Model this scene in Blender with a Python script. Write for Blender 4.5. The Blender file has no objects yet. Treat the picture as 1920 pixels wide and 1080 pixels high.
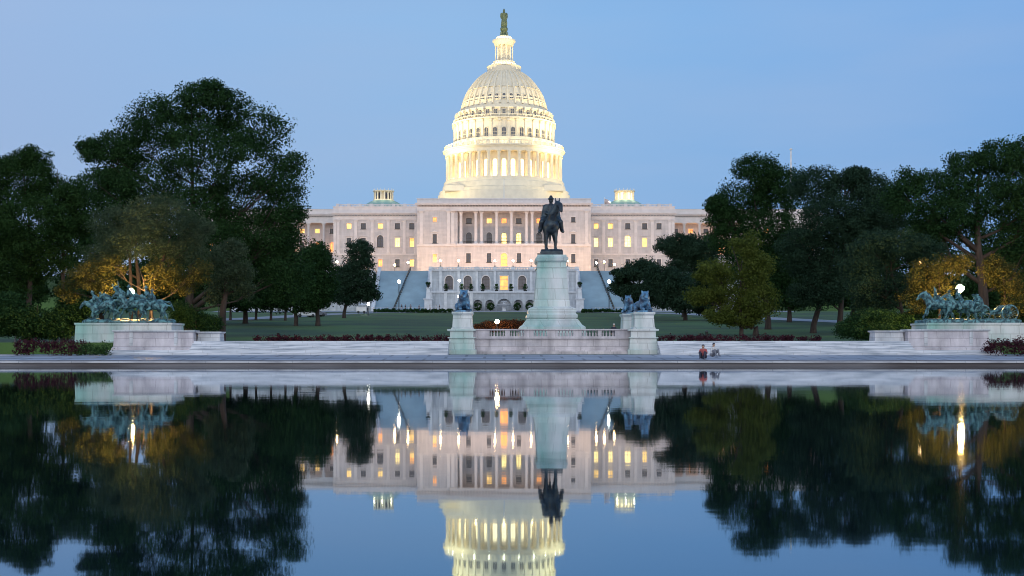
import bpy, bmesh, math, random
import numpy as np
from mathutils import Vector, Matrix
S = bpy.context.scene
COL = S.collection
random.seed(7); RNG = np.random.default_rng(7)
F, CX, CY, CZ = 2464.0, 945.0, 648.5, 1.25      # focal length in px, vanishing point, eye height over the water
R = math.radians
def X(px, D): return (px - CX) * D / F
def Z(py, D): return CZ + (CY - py) * D / F

# ------------------------------------------------------------------ materials
def newmat(name):
    m = bpy.data.materials.new(name); m.use_nodes = True
    nt = m.node_tree; b = nt.nodes['Principled BSDF']
    return m, nt, b
def L(nt, a, b): nt.links.new(a, b)
def mat(name, col, rough=.7, var=.12, scale=.6, metal=0., bump=0., bscale=6., col2=None, stretch=(1, 1, 1), detail=5, contrast=(.35, .65), bricks=None, grime=0., flat=False):
    m, nt, b = newmat(name)
    tc = nt.nodes.new('ShaderNodeTexCoord'); mp = nt.nodes.new('ShaderNodeMapping'); mp.inputs['Scale'].default_value = stretch
    L(nt, tc.outputs['Object'], mp.inputs[0])
    n = nt.nodes.new('ShaderNodeTexNoise'); n.inputs['Scale'].default_value = scale; n.inputs['Detail'].default_value = detail
    L(nt, mp.outputs[0], n.inputs['Vector'])
    r = nt.nodes.new('ShaderNodeValToRGB'); e = r.color_ramp.elements
    e[0].position, e[1].position = contrast
    c2 = col2 if col2 else tuple(max(0, c * (1 - var * 2)) for c in col)
    e[0].color = (*c2, 1); e[1].color = (*col, 1)
    L(nt, n.outputs[0], r.inputs[0])
    out = r.outputs[0]
    if bricks:
        bt = nt.nodes.new('ShaderNodeTexBrick'); bw, bh, dk = bricks
        bt.inputs['Scale'].default_value = 1; bt.inputs['Brick Width'].default_value = bw; bt.inputs['Row Height'].default_value = bh
        bt.inputs['Mortar Size'].default_value = bh * .035
        bt.inputs['Color1'].default_value = (1, 1, 1, 1); bt.inputs['Color2'].default_value = (.84, .86, .88, 1); bt.inputs['Mortar'].default_value = (dk, dk, dk, 1)
        sp = nt.nodes.new('ShaderNodeSeparateXYZ'); cb = nt.nodes.new('ShaderNodeCombineXYZ')
        ad = nt.nodes.new('ShaderNodeMath'); L(nt, tc.outputs['Object'], sp.inputs[0])
        L(nt, sp.outputs[0], ad.inputs[0])
        if not flat: L(nt, sp.outputs[1], ad.inputs[1])
        else: ad.inputs[1].default_value = 0
        L(nt, ad.outputs[0], cb.inputs[0]); L(nt, sp.outputs[1 if flat else 2], cb.inputs[1])
        L(nt, cb.outputs[0], bt.inputs['Vector'])
        mx = nt.nodes.new('ShaderNodeMix'); mx.data_type = 'RGBA'; mx.blend_type = 'MULTIPLY'; mx.inputs[0].default_value = 1
        L(nt, out, mx.inputs[6]); L(nt, bt.outputs[0], mx.inputs[7]); out = mx.outputs[2]
    if grime:      # rain streaks and soot with shapes of their own
        mg = nt.nodes.new('ShaderNodeMapping'); mg.inputs['Scale'].default_value = (1.6, 1.6, .22); L(nt, tc.outputs['Object'], mg.inputs[0])
        ng = nt.nodes.new('ShaderNodeTexNoise'); ng.inputs['Scale'].default_value = .7; ng.inputs['Detail'].default_value = 8; ng.inputs['Roughness'].default_value = .65; L(nt, mg.outputs[0], ng.inputs['Vector'])
        rg = nt.nodes.new('ShaderNodeMapRange'); rg.inputs[1].default_value = .36; rg.inputs[2].default_value = .6; rg.inputs[3].default_value = 1 - grime; L(nt, ng.outputs[0], rg.inputs[0])
        mx = nt.nodes.new('ShaderNodeMix'); mx.data_type = 'RGBA'; mx.blend_type = 'MULTIPLY'; mx.inputs[0].default_value = 1
        L(nt, out, mx.inputs[6]); L(nt, rg.outputs[0], mx.inputs[7]); out = mx.outputs[2]
    L(nt, out, b.inputs['Base Color'])
    b.inputs['Roughness'].default_value = rough; b.inputs['Metallic'].default_value = metal
    if bump:
        n2 = nt.nodes.new('ShaderNodeTexNoise'); n2.inputs['Scale'].default_value = bscale; n2.inputs['Detail'].default_value = 6
        L(nt, mp.outputs[0], n2.inputs['Vector'])
        bp = nt.nodes.new('ShaderNodeBump'); bp.inputs['Strength'].default_value = bump; bp.inputs['Distance'].default_value = .05
        L(nt, n2.outputs[0], bp.inputs['Height']); L(nt, bp.outputs[0], b.inputs['Normal'])
    return m
def emit(name, col, s, var=0.):
    m, nt, b = newmat(name)
    b.inputs['Base Color'].default_value = (*[min(1, c) for c in col], 1)
    b.inputs['Emission Color'].default_value = (*col, 1); b.inputs['Emission Strength'].default_value = s
    if var:   # curtains and rooms of uneven brightness behind the glass
        tc = nt.nodes.new('ShaderNodeNewGeometry'); n = nt.nodes.new('ShaderNodeTexNoise'); n.inputs['Scale'].default_value = .9; n.inputs['Detail'].default_value = 4
        L(nt, tc.outputs['Position'], n.inputs['Vector'])
        mr = nt.nodes.new('ShaderNodeMapRange'); mr.inputs[1].default_value = .3; mr.inputs[2].default_value = .7
        mr.inputs[3].default_value = s * (1 - var); mr.inputs[4].default_value = s * (1 + var)
        L(nt, n.outputs[0], mr.inputs[0]); L(nt, mr.outputs[0], b.inputs['Emission Strength'])
    return m
def leafmat(name, ca, cb, trans=.25):
    m, nt, b = newmat(name)
    at = nt.nodes.new('ShaderNodeAttribute'); at.attribute_name = 'tint'
    mx = nt.nodes.new('ShaderNodeMix'); mx.data_type = 'RGBA'
    mx.inputs[6].default_value = (*ca, 1); mx.inputs[7].default_value = (*cb, 1)
    L(nt, at.outputs['Fac'], mx.inputs[0]); L(nt, mx.outputs[2], b.inputs['Base Color'])
    b.inputs['Roughness'].default_value = .55; b.inputs['Specular IOR Level'].default_value = .06
    tr = nt.nodes.new('ShaderNodeBsdfTranslucent'); L(nt, mx.outputs[2], tr.inputs[0])
    ms = nt.nodes.new('ShaderNodeMixShader'); ms.inputs[0].default_value = trans
    L(nt, b.outputs[0], ms.inputs[1]); L(nt, tr.outputs[0], ms.inputs[2])
    L(nt, ms.outputs[0], nt.nodes['Material Output'].inputs[0])
    return m

M = {}
M['paint'] = mat('painted_sandstone', (.60, .555, .56), .65, .05, .25, bump=.2, bscale=3, bricks=(2.2, .7, .88), grime=.16)
M['paint_trim'] = mat('painted_trim', (.66, .61, .61), .6, .06, .8)
M['iron'] = mat('painted_cast_iron', (.80, .72, .56), .5, .05, .6, bump=.1)
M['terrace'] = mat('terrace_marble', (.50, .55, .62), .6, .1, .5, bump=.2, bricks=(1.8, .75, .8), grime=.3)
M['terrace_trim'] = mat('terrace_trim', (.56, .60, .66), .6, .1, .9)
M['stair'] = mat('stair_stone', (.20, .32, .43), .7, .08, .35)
M['marble'] = mat('weathered_marble', (.66, .66, .68), .55, .1, .9, bump=.3, bscale=9, bricks=(1.5, .42, .6), col2=(.46, .49, .53), contrast=(.3, .62), grime=.35)
M['marble_pink'] = mat('pink_grey_marble', (.66, .61, .64), .55, .1, 1.1, bump=.3, bscale=9, bricks=(1.9, .6, .62), col2=(.5, .46, .5), grime=.35)
M['marble_green'] = mat('copper_stained_marble', (.66, .68, .68), .55, .1, .42, bump=.35, bscale=8, col2=(.28, .50, .46), stretch=(1, 1, .4), contrast=(.33, .6), bricks=(1.4, .85, .7), grime=.25)
M['steps'] = mat('weathered_step_stone', (.66, .68, .73), .6, .2, 1.6, bump=.3, bscale=10, col2=(.30, .34, .40), stretch=(.30, 1, 5), contrast=(.34, .58), bricks=(2.43, 1.0, .8), detail=8)
M['pave'] = mat('pavement_stone', (.40, .41, .46), .65, .12, .5, bump=.2, stretch=(.3, 1, 1), col2=(.24, .25, .29), contrast=(.38, .6), bricks=(2.6, 2.9, .5), flat=True, detail=9)
M['cope'] = mat('pool_coping_stone', (.50, .50, .53), .6, .1, 1.2, stretch=(.4, 1, 1), col2=(.26, .26, .29), contrast=(.36, .6), detail=9)
M['cope_face'] = mat('stained_pool_wall', (.17, .165, .185), .7, .2, .5, stretch=(.3, 1, 4), col2=(.07, .06, .065))
M['lawn'] = mat('lawn_grass', (.058, .118, .026), .9, .2, .07, bump=.6, bscale=14, col2=(.026, .055, .020), detail=10, contrast=(.38, .6))
M['path'] = mat('path_concrete', (.26, .28, .31), .8, .1, .5)
M['bark'] = mat('bark', (.055, .040, .034), .9, .3, 2.5, bump=.8, bscale=9, stretch=(1, 1, .25))
M['bronze'] = mat('dark_bronze', (.05, .075, .09), .42, .2, 2.2, metal=.55, col2=(.022, .028, .04), bump=.2)
M['verdigris'] = mat('verdigris_bronze', (.12, .27, .29), .6, .2, 4.5, metal=.2, col2=(.020, .055, .07), contrast=(.42, .6), bump=.3)
M['bluebronze'] = mat('blue_green_bronze', (.12, .27, .42), .45, .2, 3., metal=.4, col2=(.03, .05, .09), contrast=(.4, .62))
M['freedom'] = mat('gilded_green_bronze', (.22, .24, .10), .5, .2, 2, metal=.3, col2=(.06, .10, .07))
M['copper'] = mat('copper_green_roof', (.24, .40, .37), .6, .08, .4)
M['lead'] = mat('grey_roof_sheet', (.42, .44, .52), .6, .08, .4)
M['glass_dark'] = mat('dark_window_glass', (.055, .065, .10), .12, .1, .5)
M['frame_dark'] = mat('dark_frame', (.05, .045, .04), .5)
M['frame_white'] = mat('white_window_frame', (.6, .57, .52), .5)
M['metal_dark'] = mat('dark_painted_metal', (.03, .035, .035), .45, .1, 3)
M['white'] = mat('white_paint', (.75, .76, .78), .4)
M['lit_y'] = emit('lit_window_yellow', (1, .60, .17), 1.6, .5)
M['lit_w'] = emit('lit_window_white', (1, .72, .27), 2.0, .4)
M['lit_o'] = emit('lit_window_orange', (1, .38, .10), 1.4, .4)
M['lit_peri'] = emit('lit_drum_window', (1, .80, .45), 2.2, .3)
M['globe_w'] = emit('lamp_globe_warm', (1, .62, .28), 130)
M['globe_c'] = emit('lamp_globe_white', (1, .95, .8), 60)
M['globe_big'] = emit('floodlight_globe', (1, .57, .18), 1350)
M['globe_mid'] = emit('small_flood_globe', (1, .55, .25), 260)
M['globe_s'] = emit('small_lamp_orange', (1, .6, .25), 30)
M['skin'] = mat('skin', (.42, .26, .19), .5)
M['cloth_dark'] = mat('dark_clothes', (.03, .035, .06), .8)
M['cloth_red'] = mat('red_clothes', (.42, .10, .10), .8)
M['cloth_white'] = mat('white_clothes', (.6, .6, .62), .8)
M['cloth_grey'] = mat('grey_clothes', (.16, .17, .21), .8)
M['flagred'] = mat('flag_cloth', (.6, .5, .48), .8)
M['leaf_dark'] = leafmat('leaf_dark_green', (.008, .028, .009), (.036, .084, .028))
M['leaf_mid'] = leafmat('leaf_mid_green', (.012, .034, .009), (.034, .076, .022))
M['leaf_olive'] = leafmat('leaf_olive', (.030, .052, .026), (.080, .115, .065))
M['leaf_yellow'] = leafmat('leaf_yellow_green', (.044, .070, .013), (.115, .145, .032))
M['leaf_blue'] = leafmat('leaf_blue_green', (.011, .030, .018), (.034, .068, .040))
M['leaf_red'] = leafmat('leaf_purple_red', (.030, .010, .015), (.085, .024, .036))
M['leaf_red_glow'] = leafmat('leaf_red_lamp_glow', (.05, .026, .014), (.11, .045, .02))  # dark red bush leaves with the lamp's orange glow mixed into the colour
M['leaf_lamplit'] = leafmat('leaf_lamp_glow', (.028, .040, .012), (.105, .095, .026))  # foliage round the big lamps, their golden glow put into the leaf colour

# ------------------------------------------------------------------ objects
def wloc(o):
    v = Vector((0, 0, 0))
    while o is not None: v += o.location; o = o.parent
    return v
def tag(o, label=None, cat=None, group=None, kind=None):
    for k, v in (('label', label), ('category', cat), ('group', group), ('kind', kind)):
        if v: o[k] = v
    return o
def thing(name, label, cat, loc, group=None):
    o = bpy.data.objects.new(name, None); COL.objects.link(o); o.location = loc; o.empty_display_size = .5
    return tag(o, label, cat, group)
def link(name, me, parent=None, loc=None):
    o = bpy.data.objects.new(name, me); COL.objects.link(o)
    if parent is not None: o.parent = parent
    if loc is not None: o.location = Vector(loc) - (wloc(parent) if parent is not None else Vector((0, 0, 0)))
    return o
def copy_tree(o, parent=None):
    c = o.copy(); COL.objects.link(c)
    if parent is not None: c.parent = parent
    for ch in list(o.children): copy_tree(ch, c)
    return c

class MB:
    def __init__(s): s.v = []; s.f = []; s.m = []; s.k = 0; s.sm = []
    def mat(s, k): s.k = k; return s
    def add(s, vs, fs, smooth=False):
        n = len(s.v); s.v += [tuple(p) for p in vs]
        for f in fs: s.f.append(tuple(i + n for i in f)); s.m.append(s.k); s.sm.append(smooth)
        return s
    def box(s, x0, x1, y0, y1, z0, z1):
        if x0 > x1: x0, x1 = x1, x0
        return s.add([(x0, y0, z0), (x1, y0, z0), (x1, y1, z0), (x0, y1, z0), (x0, y0, z1), (x1, y0, z1), (x1, y1, z1), (x0, y1, z1)],
                     [(0, 3, 2, 1), (4, 5, 6, 7), (0, 1, 5, 4), (1, 2, 6, 5), (2, 3, 7, 6), (3, 0, 4, 7)])
    def lathe(s, prof, cx=0, cy=0, seg=24, smooth=True, a0=0, a1=2 * math.pi, cap=True):
        n = len(prof); full = abs(a1 - a0 - 2 * math.pi) < 1e-6; k = seg if full else seg + 1
        vs = [(cx + r * math.cos(a0 + (a1 - a0) * i / seg), cy + r * math.sin(a0 + (a1 - a0) * i / seg), z) for i in range(k) for r, z in prof]
        fs = []
        for i in range(seg):
            j = (i + 1) % k
            for q in range(n - 1): fs.append((i * n + q, j * n + q, j * n + q + 1, i * n + q + 1))
        s.add(vs, fs, smooth)
        if cap and full:
            if prof[0][0] > 1e-6: s.add([vs[i * n] for i in range(k)], [tuple(range(k))[::-1]])
            if prof[-1][0] > 1e-6: s.add([vs[i * n + n - 1] for i in range(k)], [tuple(range(k))])
        return s
    def tube(s, pts, rad, seg=8, smooth=True):
        pts = [Vector(p) for p in pts]; n = len(pts)
        if not hasattr(rad, '__len__'): rad = [rad] * n
        vs = []
        for i, p in enumerate(pts):
            t = (pts[min(i + 1, n - 1)] - pts[max(i - 1, 0)]).normalized()
            u = t.cross(Vector((0, 1, 0)) if abs(t.y) < .9 else Vector((1, 0, 0))).normalized(); w = t.cross(u)
            for k in range(seg):
                a = 2 * math.pi * k / seg; vs.append(p + (u * math.cos(a) + w * math.sin(a)) * rad[i])
        fs = [(i * seg + k, i * seg + (k + 1) % seg, (i + 1) * seg + (k + 1) % seg, (i + 1) * seg + k) for i in range(n - 1) for k in range(seg)]
        fs += [tuple(range(seg))[::-1], tuple(range((n - 1) * seg, n * seg))]
        return s.add(vs, fs, smooth)
    def prism(s, poly, y0, y1):      # poly in x,z, extruded along y
        n = len(poly); vs = [(x, y0, z) for x, z in poly] + [(x, y1, z) for x, z in poly]
        return s.add(vs, [tuple(range(n)), tuple(range(n, 2 * n))[::-1]] + [(i, i + n, (i + 1) % n + n, (i + 1) % n) for i in range(n)])
    def taper(s, cx, cy, z0, z1, hx0, hy0, hx1, hy1):
        return s.add([(cx - hx0, cy - hy0, z0), (cx + hx0, cy - hy0, z0), (cx + hx0, cy + hy0, z0), (cx - hx0, cy + hy0, z0),
                      (cx - hx1, cy - hy1, z1), (cx + hx1, cy - hy1, z1), (cx + hx1, cy + hy1, z1), (cx - hx1, cy + hy1, z1)],
                     [(0, 3, 2, 1), (4, 5, 6, 7), (0, 1, 5, 4), (1, 2, 6, 5), (2, 3, 7, 6), (3, 0, 4, 7)])
    def stack(s, cx, cy, prof):       # square moulded pedestal: (half x, half y, z)
        for (a, b, z0), (c, d, z1) in zip(prof[:-1], prof[1:]):
            if z1 > z0 + 1e-5: s.taper(cx, cy, z0, z1, a, b, c, d)
        return s
    def mesh(s, name, mats, off=(0, 0, 0)):
        me = bpy.data.meshes.new(name); ox, oy, oz = off
        me.from_pydata([(x - ox, y - oy, z - oz) for x, y, z in s.v], [], s.f)
        for m in (mats if isinstance(mats, (list, tuple)) else [mats]): me.materials.append(m)
        me.polygons.foreach_set('material_index', s.m); me.polygons.foreach_set('use_smooth', s.sm)
        me.update(); return me
    def build(s, name, mats, parent=None, loc=None):
        # vertices are in world space; the object's origin is its parent's, or loc
        off = wloc(parent) if parent is not None else Vector(loc or (0, 0, 0))
        me = s.mesh(name, mats, off); o = link(name, me, parent)
        if parent is None: o.location = off
        return o

def wall(mb, x0, x1, z0, z1, y0, y1, ops):
    """a wall slab with real openings: ops = (xa, xb, za, zb, arched)"""
    xs = sorted({x0, x1, *[o[0] for o in ops], *[o[1] for o in ops]}); xs = [x for x in xs if x0 <= x <= x1]
    for xa, xb in zip(xs[:-1], xs[1:]):
        mid = (xa + xb) / 2; hs = sorted([(o[2], o[3]) for o in ops if o[0] < mid < o[1]]); z = z0
        for a, b in hs:
            if a > z + 1e-4: mb.box(xa, xb, y0, y1, z, a)
            z = b
        if z < z1 - 1e-4: mb.box(xa, xb, y0, y1, z, z1)
    for xa, xb, za, zb, ar in ops:
        if ar:                                   # spandrels of a round arch
            r = (xb - xa) / 2; c = (xa + xb) / 2; zc = zb - r; n = 8
            for sg in (-1, 1):
                arc = [(c + sg * r * math.cos(math.pi / 2 * i / n), zc + r * math.sin(math.pi / 2 * i / n)) for i in range(n + 1)]
                for p, q in zip(arc[:-1], arc[1:]):
                    poly = [(p[0], p[1]), (q[0], q[1]), (q[0], zb), (p[0], zb)]
                    mb.prism(poly if sg > 0 else poly[::-1], y0 + .004, y1 - .004)

WIN = {}
def window(parent, x, z0, z1, w, y, kind='dark', arched=False, hood=0, name='window', sill=True, balcony=False):
    """frame, muntins and pane set back in an opening whose face lies at y"""
    key = (round(w, 2), round(z1 - z0, 2), kind, arched, hood, sill, balcony)
    if key not in WIN:
        h = z1 - z0; mb = MB(); t = .12; r = w / 2
        top = h - (r if arched else 0)
        mb.mat(0).box(-r, -r + t, .30, .42, 0, top); mb.box(r - t, r, .30, .42, 0, top)
        mb.box(-r + t, r - t, .30, .42, 0, t)
        if not arched: mb.box(-r + t, r - t, .30, .42, h - t, h)
        mb.box(-.04, .04, .32, .40, t, h - t)
        nb = max(1, int(round(top / 1.0)))
        for i in range(1, nb + 1 if arched else nb): mb.box(-r + t, r - t, .325, .395, top * i / nb - .04, top * i / nb + .04)
        if sill: mb.box(-r - .15, r + .15, -.14, .3, -.18, 0)
        # flat stone surround proud of the wall
        mb.mat(1)
        for sg in (-1, 1): mb.box(sg * r, sg * (r + .2), -.07, .02, 0, top)
        if arched:
            n = 10
            for i in range(n):
                a, b = math.pi * i / n, math.pi * (i + 1) / n
                mb.prism([(q * math.cos(u), top + q * math.sin(u)) for q, u in ((r + .22, a), (r + .22, b), (r, b), (r, a))][::-1], -.07, .02)
                mb.mat(0).prism([(q * math.cos(u), top + q * math.sin(u)) for q, u in ((r, a), (r, b), (r - t, b), (r - t, a))][::-1], .30, .42).mat(1)
        else: mb.box(-r - .2, r + .2, -.07, .02, h, h + .2)
        if hood == 1: mb.box(-r - .4, r + .4, -.3, .02, h + .45, h + .65)
        if hood == 2: mb.prism([(-r - .5, h + .5), (r + .5, h + .5), (0, h + 1.15)], -.3, .02)
        if balcony:
            mb.mat(0).box(-r - .8, r + .8, -1.0, .0, -.35, -.12)
            for i in range(9): xx = -r - .75 + i * (2 * r + 1.5) / 8; mb.box(xx - .04, xx + .04, -.98, -.9, -.12, .85)
            mb.box(-r - .8, r + .8, -1.0, -.88, .85, .97)
        fm = M['frame_dark'] if kind in ('dark',) else M['frame_white']
        if balcony: fm = M['frame_dark']
        pm = {'dark': M['glass_dark'], 'y': M['lit_y'], 'w': M['lit_w'], 'o': M['lit_o'], 'p': M['lit_peri'], 'half': M['lit_y']}[kind]
        fme = mb.mesh(name, [fm, M['paint_trim']])
        pb = MB()
        if kind == 'half':
            pb.mat(1).box(-r, r, .44, .47, h * .62, h); pb.mat(0).box(-r, r, .44, .47, 0, h * .62)
            pme = pb.mesh('pane', [pm, M['lit_o']])
        else:
            pb.box(-r - .02, r + .02, .44, .47, 0, h); pme = pb.mesh('pane', pm)
        WIN[key] = (fme, pme)
    fme, pme = WIN[key]
    o = link(name, fme, parent, (x, y, z0))
    if z1 - z0 > 0:
        if parent.parent is None: link('pane', pme, o, (x, y, z0))
        else:            # windows that are already sub-parts carry their pane in the same object
            if key + ('j',) not in WIN:
                bm = bmesh.new(); bm.from_mesh(fme); n = len(fme.materials)
                k = len(bm.faces); bm.from_mesh(pme); bm.faces.ensure_lookup_table()
                for i in range(k, len(bm.faces)): bm.faces[i].material_index += n
                me = bpy.data.meshes.new(name); bm.to_mesh(me); bm.free()
                for mm in list(fme.materials) + list(pme.materials): me.materials.append(mm)
                WIN[key + ('j',)] = me
            o.data = WIN[key + ('j',)]
    return o

# ------------------------------------------------------------------ terrain height
PROF = [(-400, .9), (-3, .9), (-2.9, -.6), (81, -.6), (81.06, .22), (93, .62), (96.6, .66), (96.9, 1.5), (126, 1.56), (132, 1.75), (200, 4.3), (334, 9.7), (344, 10.35), (365, 10.5), (372, 21), (3500, 21)]
def gz(D):
    for (a, za), (b, zb) in zip(PROF[:-1], PROF[1:]):
        if a <= D <= b: return za + (zb - za) * (D - a) / (b - a)
    return PROF[-1][1]
def structure(o): o['kind'] = 'structure'; return o
xs = [-2500, -600, -200, -100, -60, -30, 0, 30, 60, 100, 200, 600, 2500]
mb = MB()
ys = []
for (a, _), (b, _) in zip(PROF[:-1], PROF[1:]): ys += [a + (b - a) * i / 3 for i in range(3)]
ys.append(PROF[-1][0]); ys = [y for y in ys]
nx = len(xs)
def pitf(y, x): return gz(y)
vs = [(x, y, pitf(y, x)) for y in ys for x in xs]
for j in range(len(ys) - 1):
    ym = (ys[j] + ys[j + 1]) / 2
    mb.mat(2 if ym < 81.03 else 1 if ym < 94 else 0)
    mb.add([vs[j * nx + i] for i in range(nx)] + [vs[(j + 1) * nx + i] for i in range(nx)], [(i, i + 1, nx + i + 1, nx + i) for i in range(nx - 1)])
structure(mb.build('ground', [M['lawn'], M['pave'], M['cope_face']]))

# water
m, nt, b = newmat('pool_water')
b.inputs['Base Color'].default_value = (.004, .010, .014, 1); b.inputs['Roughness'].default_value = .5; b.inputs['Specular IOR Level'].default_value = 0
gls = nt.nodes.new('ShaderNodeBsdfGlossy'); gls.inputs['Roughness'].default_value = .028
rt_ = nt.nodes.new('ShaderNodeTexCoord'); rm_ = nt.nodes.new('ShaderNodeMapping'); rm_.inputs['Scale'].default_value = (.02, .09, 1)
rn_ = nt.nodes.new('ShaderNodeTexNoise'); rn_.inputs['Scale'].default_value = 1; rn_.inputs['Detail'].default_value = 4
rr_ = nt.nodes.new('ShaderNodeMapRange'); rr_.inputs[1].default_value = .35; rr_.inputs[2].default_value = .7; rr_.inputs[3].default_value = .018; rr_.inputs[4].default_value = .04
L(nt, rt_.outputs['Object'], rm_.inputs[0]); L(nt, rm_.outputs[0], rn_.inputs['Vector']); L(nt, rn_.outputs[0], rr_.inputs[0]); L(nt, rr_.outputs[0], gls.inputs['Roughness'])
lw = nt.nodes.new('ShaderNodeLayerWeight'); lw.inputs[0].default_value = .5
wr_ = nt.nodes.new('ShaderNodeValToRGB'); wr_.color_ramp.elements[0].position = .80; wr_.color_ramp.elements[1].position = .95
wr_.color_ramp.elements[0].color = (.53, .79, 1, 1); wr_.color_ramp.elements[1].color = (.92, .96, 1, 1)
L(nt, lw.outputs['Facing'], wr_.inputs[0]); L(nt, wr_.outputs[0], gls.inputs[0])
frs = nt.nodes.new('ShaderNodeFresnel'); frs.inputs[0].default_value = 1.5
wpw = nt.nodes.new('ShaderNodeMath'); wpw.operation = 'POWER'; wpw.inputs[1].default_value = .72; L(nt, frs.outputs[0], wpw.inputs[0])
wmx = nt.nodes.new('ShaderNodeMixShader'); L(nt, wpw.outputs[0], wmx.inputs[0]); L(nt, b.outputs[0], wmx.inputs[1]); L(nt, gls.outputs[0], wmx.inputs[2]); L(nt, wmx.outputs[0], nt.nodes['Material Output'].inputs[0])
tc = nt.nodes.new('ShaderNodeTexCoord'); mp = nt.nodes.new('ShaderNodeMapping'); mp.inputs['Scale'].default_value = (.55, .9, 1)
n = nt.nodes.new('ShaderNodeTexNoise'); n.inputs['Scale'].default_value = .9; n.inputs['Detail'].default_value = 3
bp = nt.nodes.new('ShaderNodeBump'); bp.inputs['Strength'].default_value = .06; bp.inputs['Distance'].default_value = .02
L(nt, tc.outputs['Object'], mp.inputs[0]); L(nt, mp.outputs[0], n.inputs['Vector']); L(nt, n.outputs[0], bp.inputs['Height']); L(nt, bp.outputs[0], gls.inputs['Normal'])
mb = MB(); mb.add([(-400, -2.88, 0), (400, -2.88, 0), (400, 80.98, 0), (-400, 80.98, 0)], [(0, 1, 2, 3)])
structure(mb.build('water', m))
# pool edge: stained wall, light stone lip in long slabs, second course
mb = MB()
mb.mat(1).box(-140, 140, 81.0, 81.35, -.6, .20)
x = -140
while x < 140:
    w = random.uniform(2.6, 3.4); mb.mat(0).box(x, x + w - .02, 80.88, 82.0, .20 + random.uniform(0, .006), .30); x += w
mb.mat(1).box(-140, 140, 82.0, 82.6, .2, .34)
structure(mb.build('pool_coping', [M['cope'], M['cope_face']]))

# long steps
mb = MB(); n = 6; zb, zt = .60, 1.60
def flight(xa, xb, k, back):
    for i in range(k):
        zc = zb + (zt - zb) * (i + 1) / n; y0 = 92.6 + i * .42
        mb.box(xa, xb, y0, back if i == k - 1 else y0 + .43, zb - .2, zc)
flight(X(365, 95), X(842, 95), 6, 118); flight(X(1232, 95), X(1702, 95), 6, 118)
flight(X(212, 95), X(365, 95) - .004, 2, 96); flight(X(1702, 95) + .004, X(1857, 95), 2, 96)
st = structure(mb.build('memorial_steps', M['steps']))

# curved walks on the lawn
def walk(pts, w, name):
    mb = MB(); vs = []
    P = []
    for i in range(len(pts) - 1):
        for k in range(6):
            t = k / 6; a = pts[max(i - 1, 0)]; b_ = pts[i]; c = pts[i + 1]; d = pts[min(i + 2, len(pts) - 1)]
            P.append(tuple(.5 * (2 * b_[q] + (c[q] - a[q]) * t + (2 * a[q] - 5 * b_[q] + 4 * c[q] - d[q]) * t * t + (3 * b_[q] - a[q] - 3 * c[q] + d[q]) * t ** 3) for q in (0, 1)))
    P.append(pts[-1])
    for i, p in enumerate(P):
        q, r = P[max(i - 1, 0)], P[min(i + 1, len(P) - 1)]; t = Vector((r[0] - q[0], r[1] - q[1])).normalized(); nn = Vector((-t.y, t.x)) * w / 2
        for s in (1, -1): xx, yy = p[0] + nn.x * s, p[1] + nn.y * s; vs.append((xx, yy, gz(yy) + .05))
    mb.add(vs, [(2 * i, 2 * i + 1, 2 * i + 3, 2 * i + 2) for i in range(len(P) - 1)])
    return structure(mb.build(name, M['path']))
walk([(-75, 190), (-58, 225), (-48, 262), (-42, 300), (-32, 330), (-12, 341)], 9, 'path')
walk([(75, 175), (64, 205), (54, 245), (47, 290), (38, 325), (14, 341)], 9, 'path')
mb = MB(); mb.add([(-75, 336, gz(336) + .06), (75, 336, gz(336) + .06), (75, 344, gz(344) + .06), (-75, 344, gz(344) + .06), (75, 352.5, gz(352.5) + .06), (-75, 352.5, gz(352.5) + .06)], [(0, 1, 2, 3), (3, 2, 4, 5)])
structure(mb.build('promenade', M['path']))

# ------------------------------------------------------------------ the domed building
B = thing('domed_building', 'long pale stone building with a floodlit white dome and columned centre', 'building', (0, 400, 20))
FZ = 21.0
def entab(mb, x0, x1, y, zc, zt, zb_, d=.6):
    """entablature: architrave band, dentilled cornice, parapet"""
    mb.box(x0, x1, y - .18, y + .5, zb_, zc - .55)
    k = int((x1 - x0) / .9)
    for i in range(k): xx = x0 + .3 + i * (x1 - x0 - .6) / max(1, k - 1); mb.box(xx - .17, xx + .17, y - .5, y - .181, zc - .5, zc - .12)
    mb.box(x0 - .35, x1 + .35, y - .85, y + .5, zc - .12, zc + .22); mb.box(x0 - .55, x1 + .55, y - 1.1, y + .5, zc + .22, zc + .5)
    mb.box(x0, x1, y - .1, y + .6, zc + .5, zt - .22); mb.box(x0 - .12, x1 + .12, y - .24, y + .72, zt - .22, zt)
def pilaster(mb, x, y, z0, z1, w=1.0, d=.22):
    mb.box(x - w / 2, x + w / 2, y - d, y + .01, z0 + .5, z1 - .8)
    mb.box(x - w / 2 - .12, x + w / 2 + .12, y - d - .12, y + .01, z0, z0 + .5)
    mb.taper(x, y - d / 2, z1 - .8, z1 - .15, w / 2, d / 2 + .02, w / 2 + .22, d / 2 + .2)
    mb.box(x - w / 2 - .25, x + w / 2 + .25, y - d - .25, y + .01, z1 - .15, z1)
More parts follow.
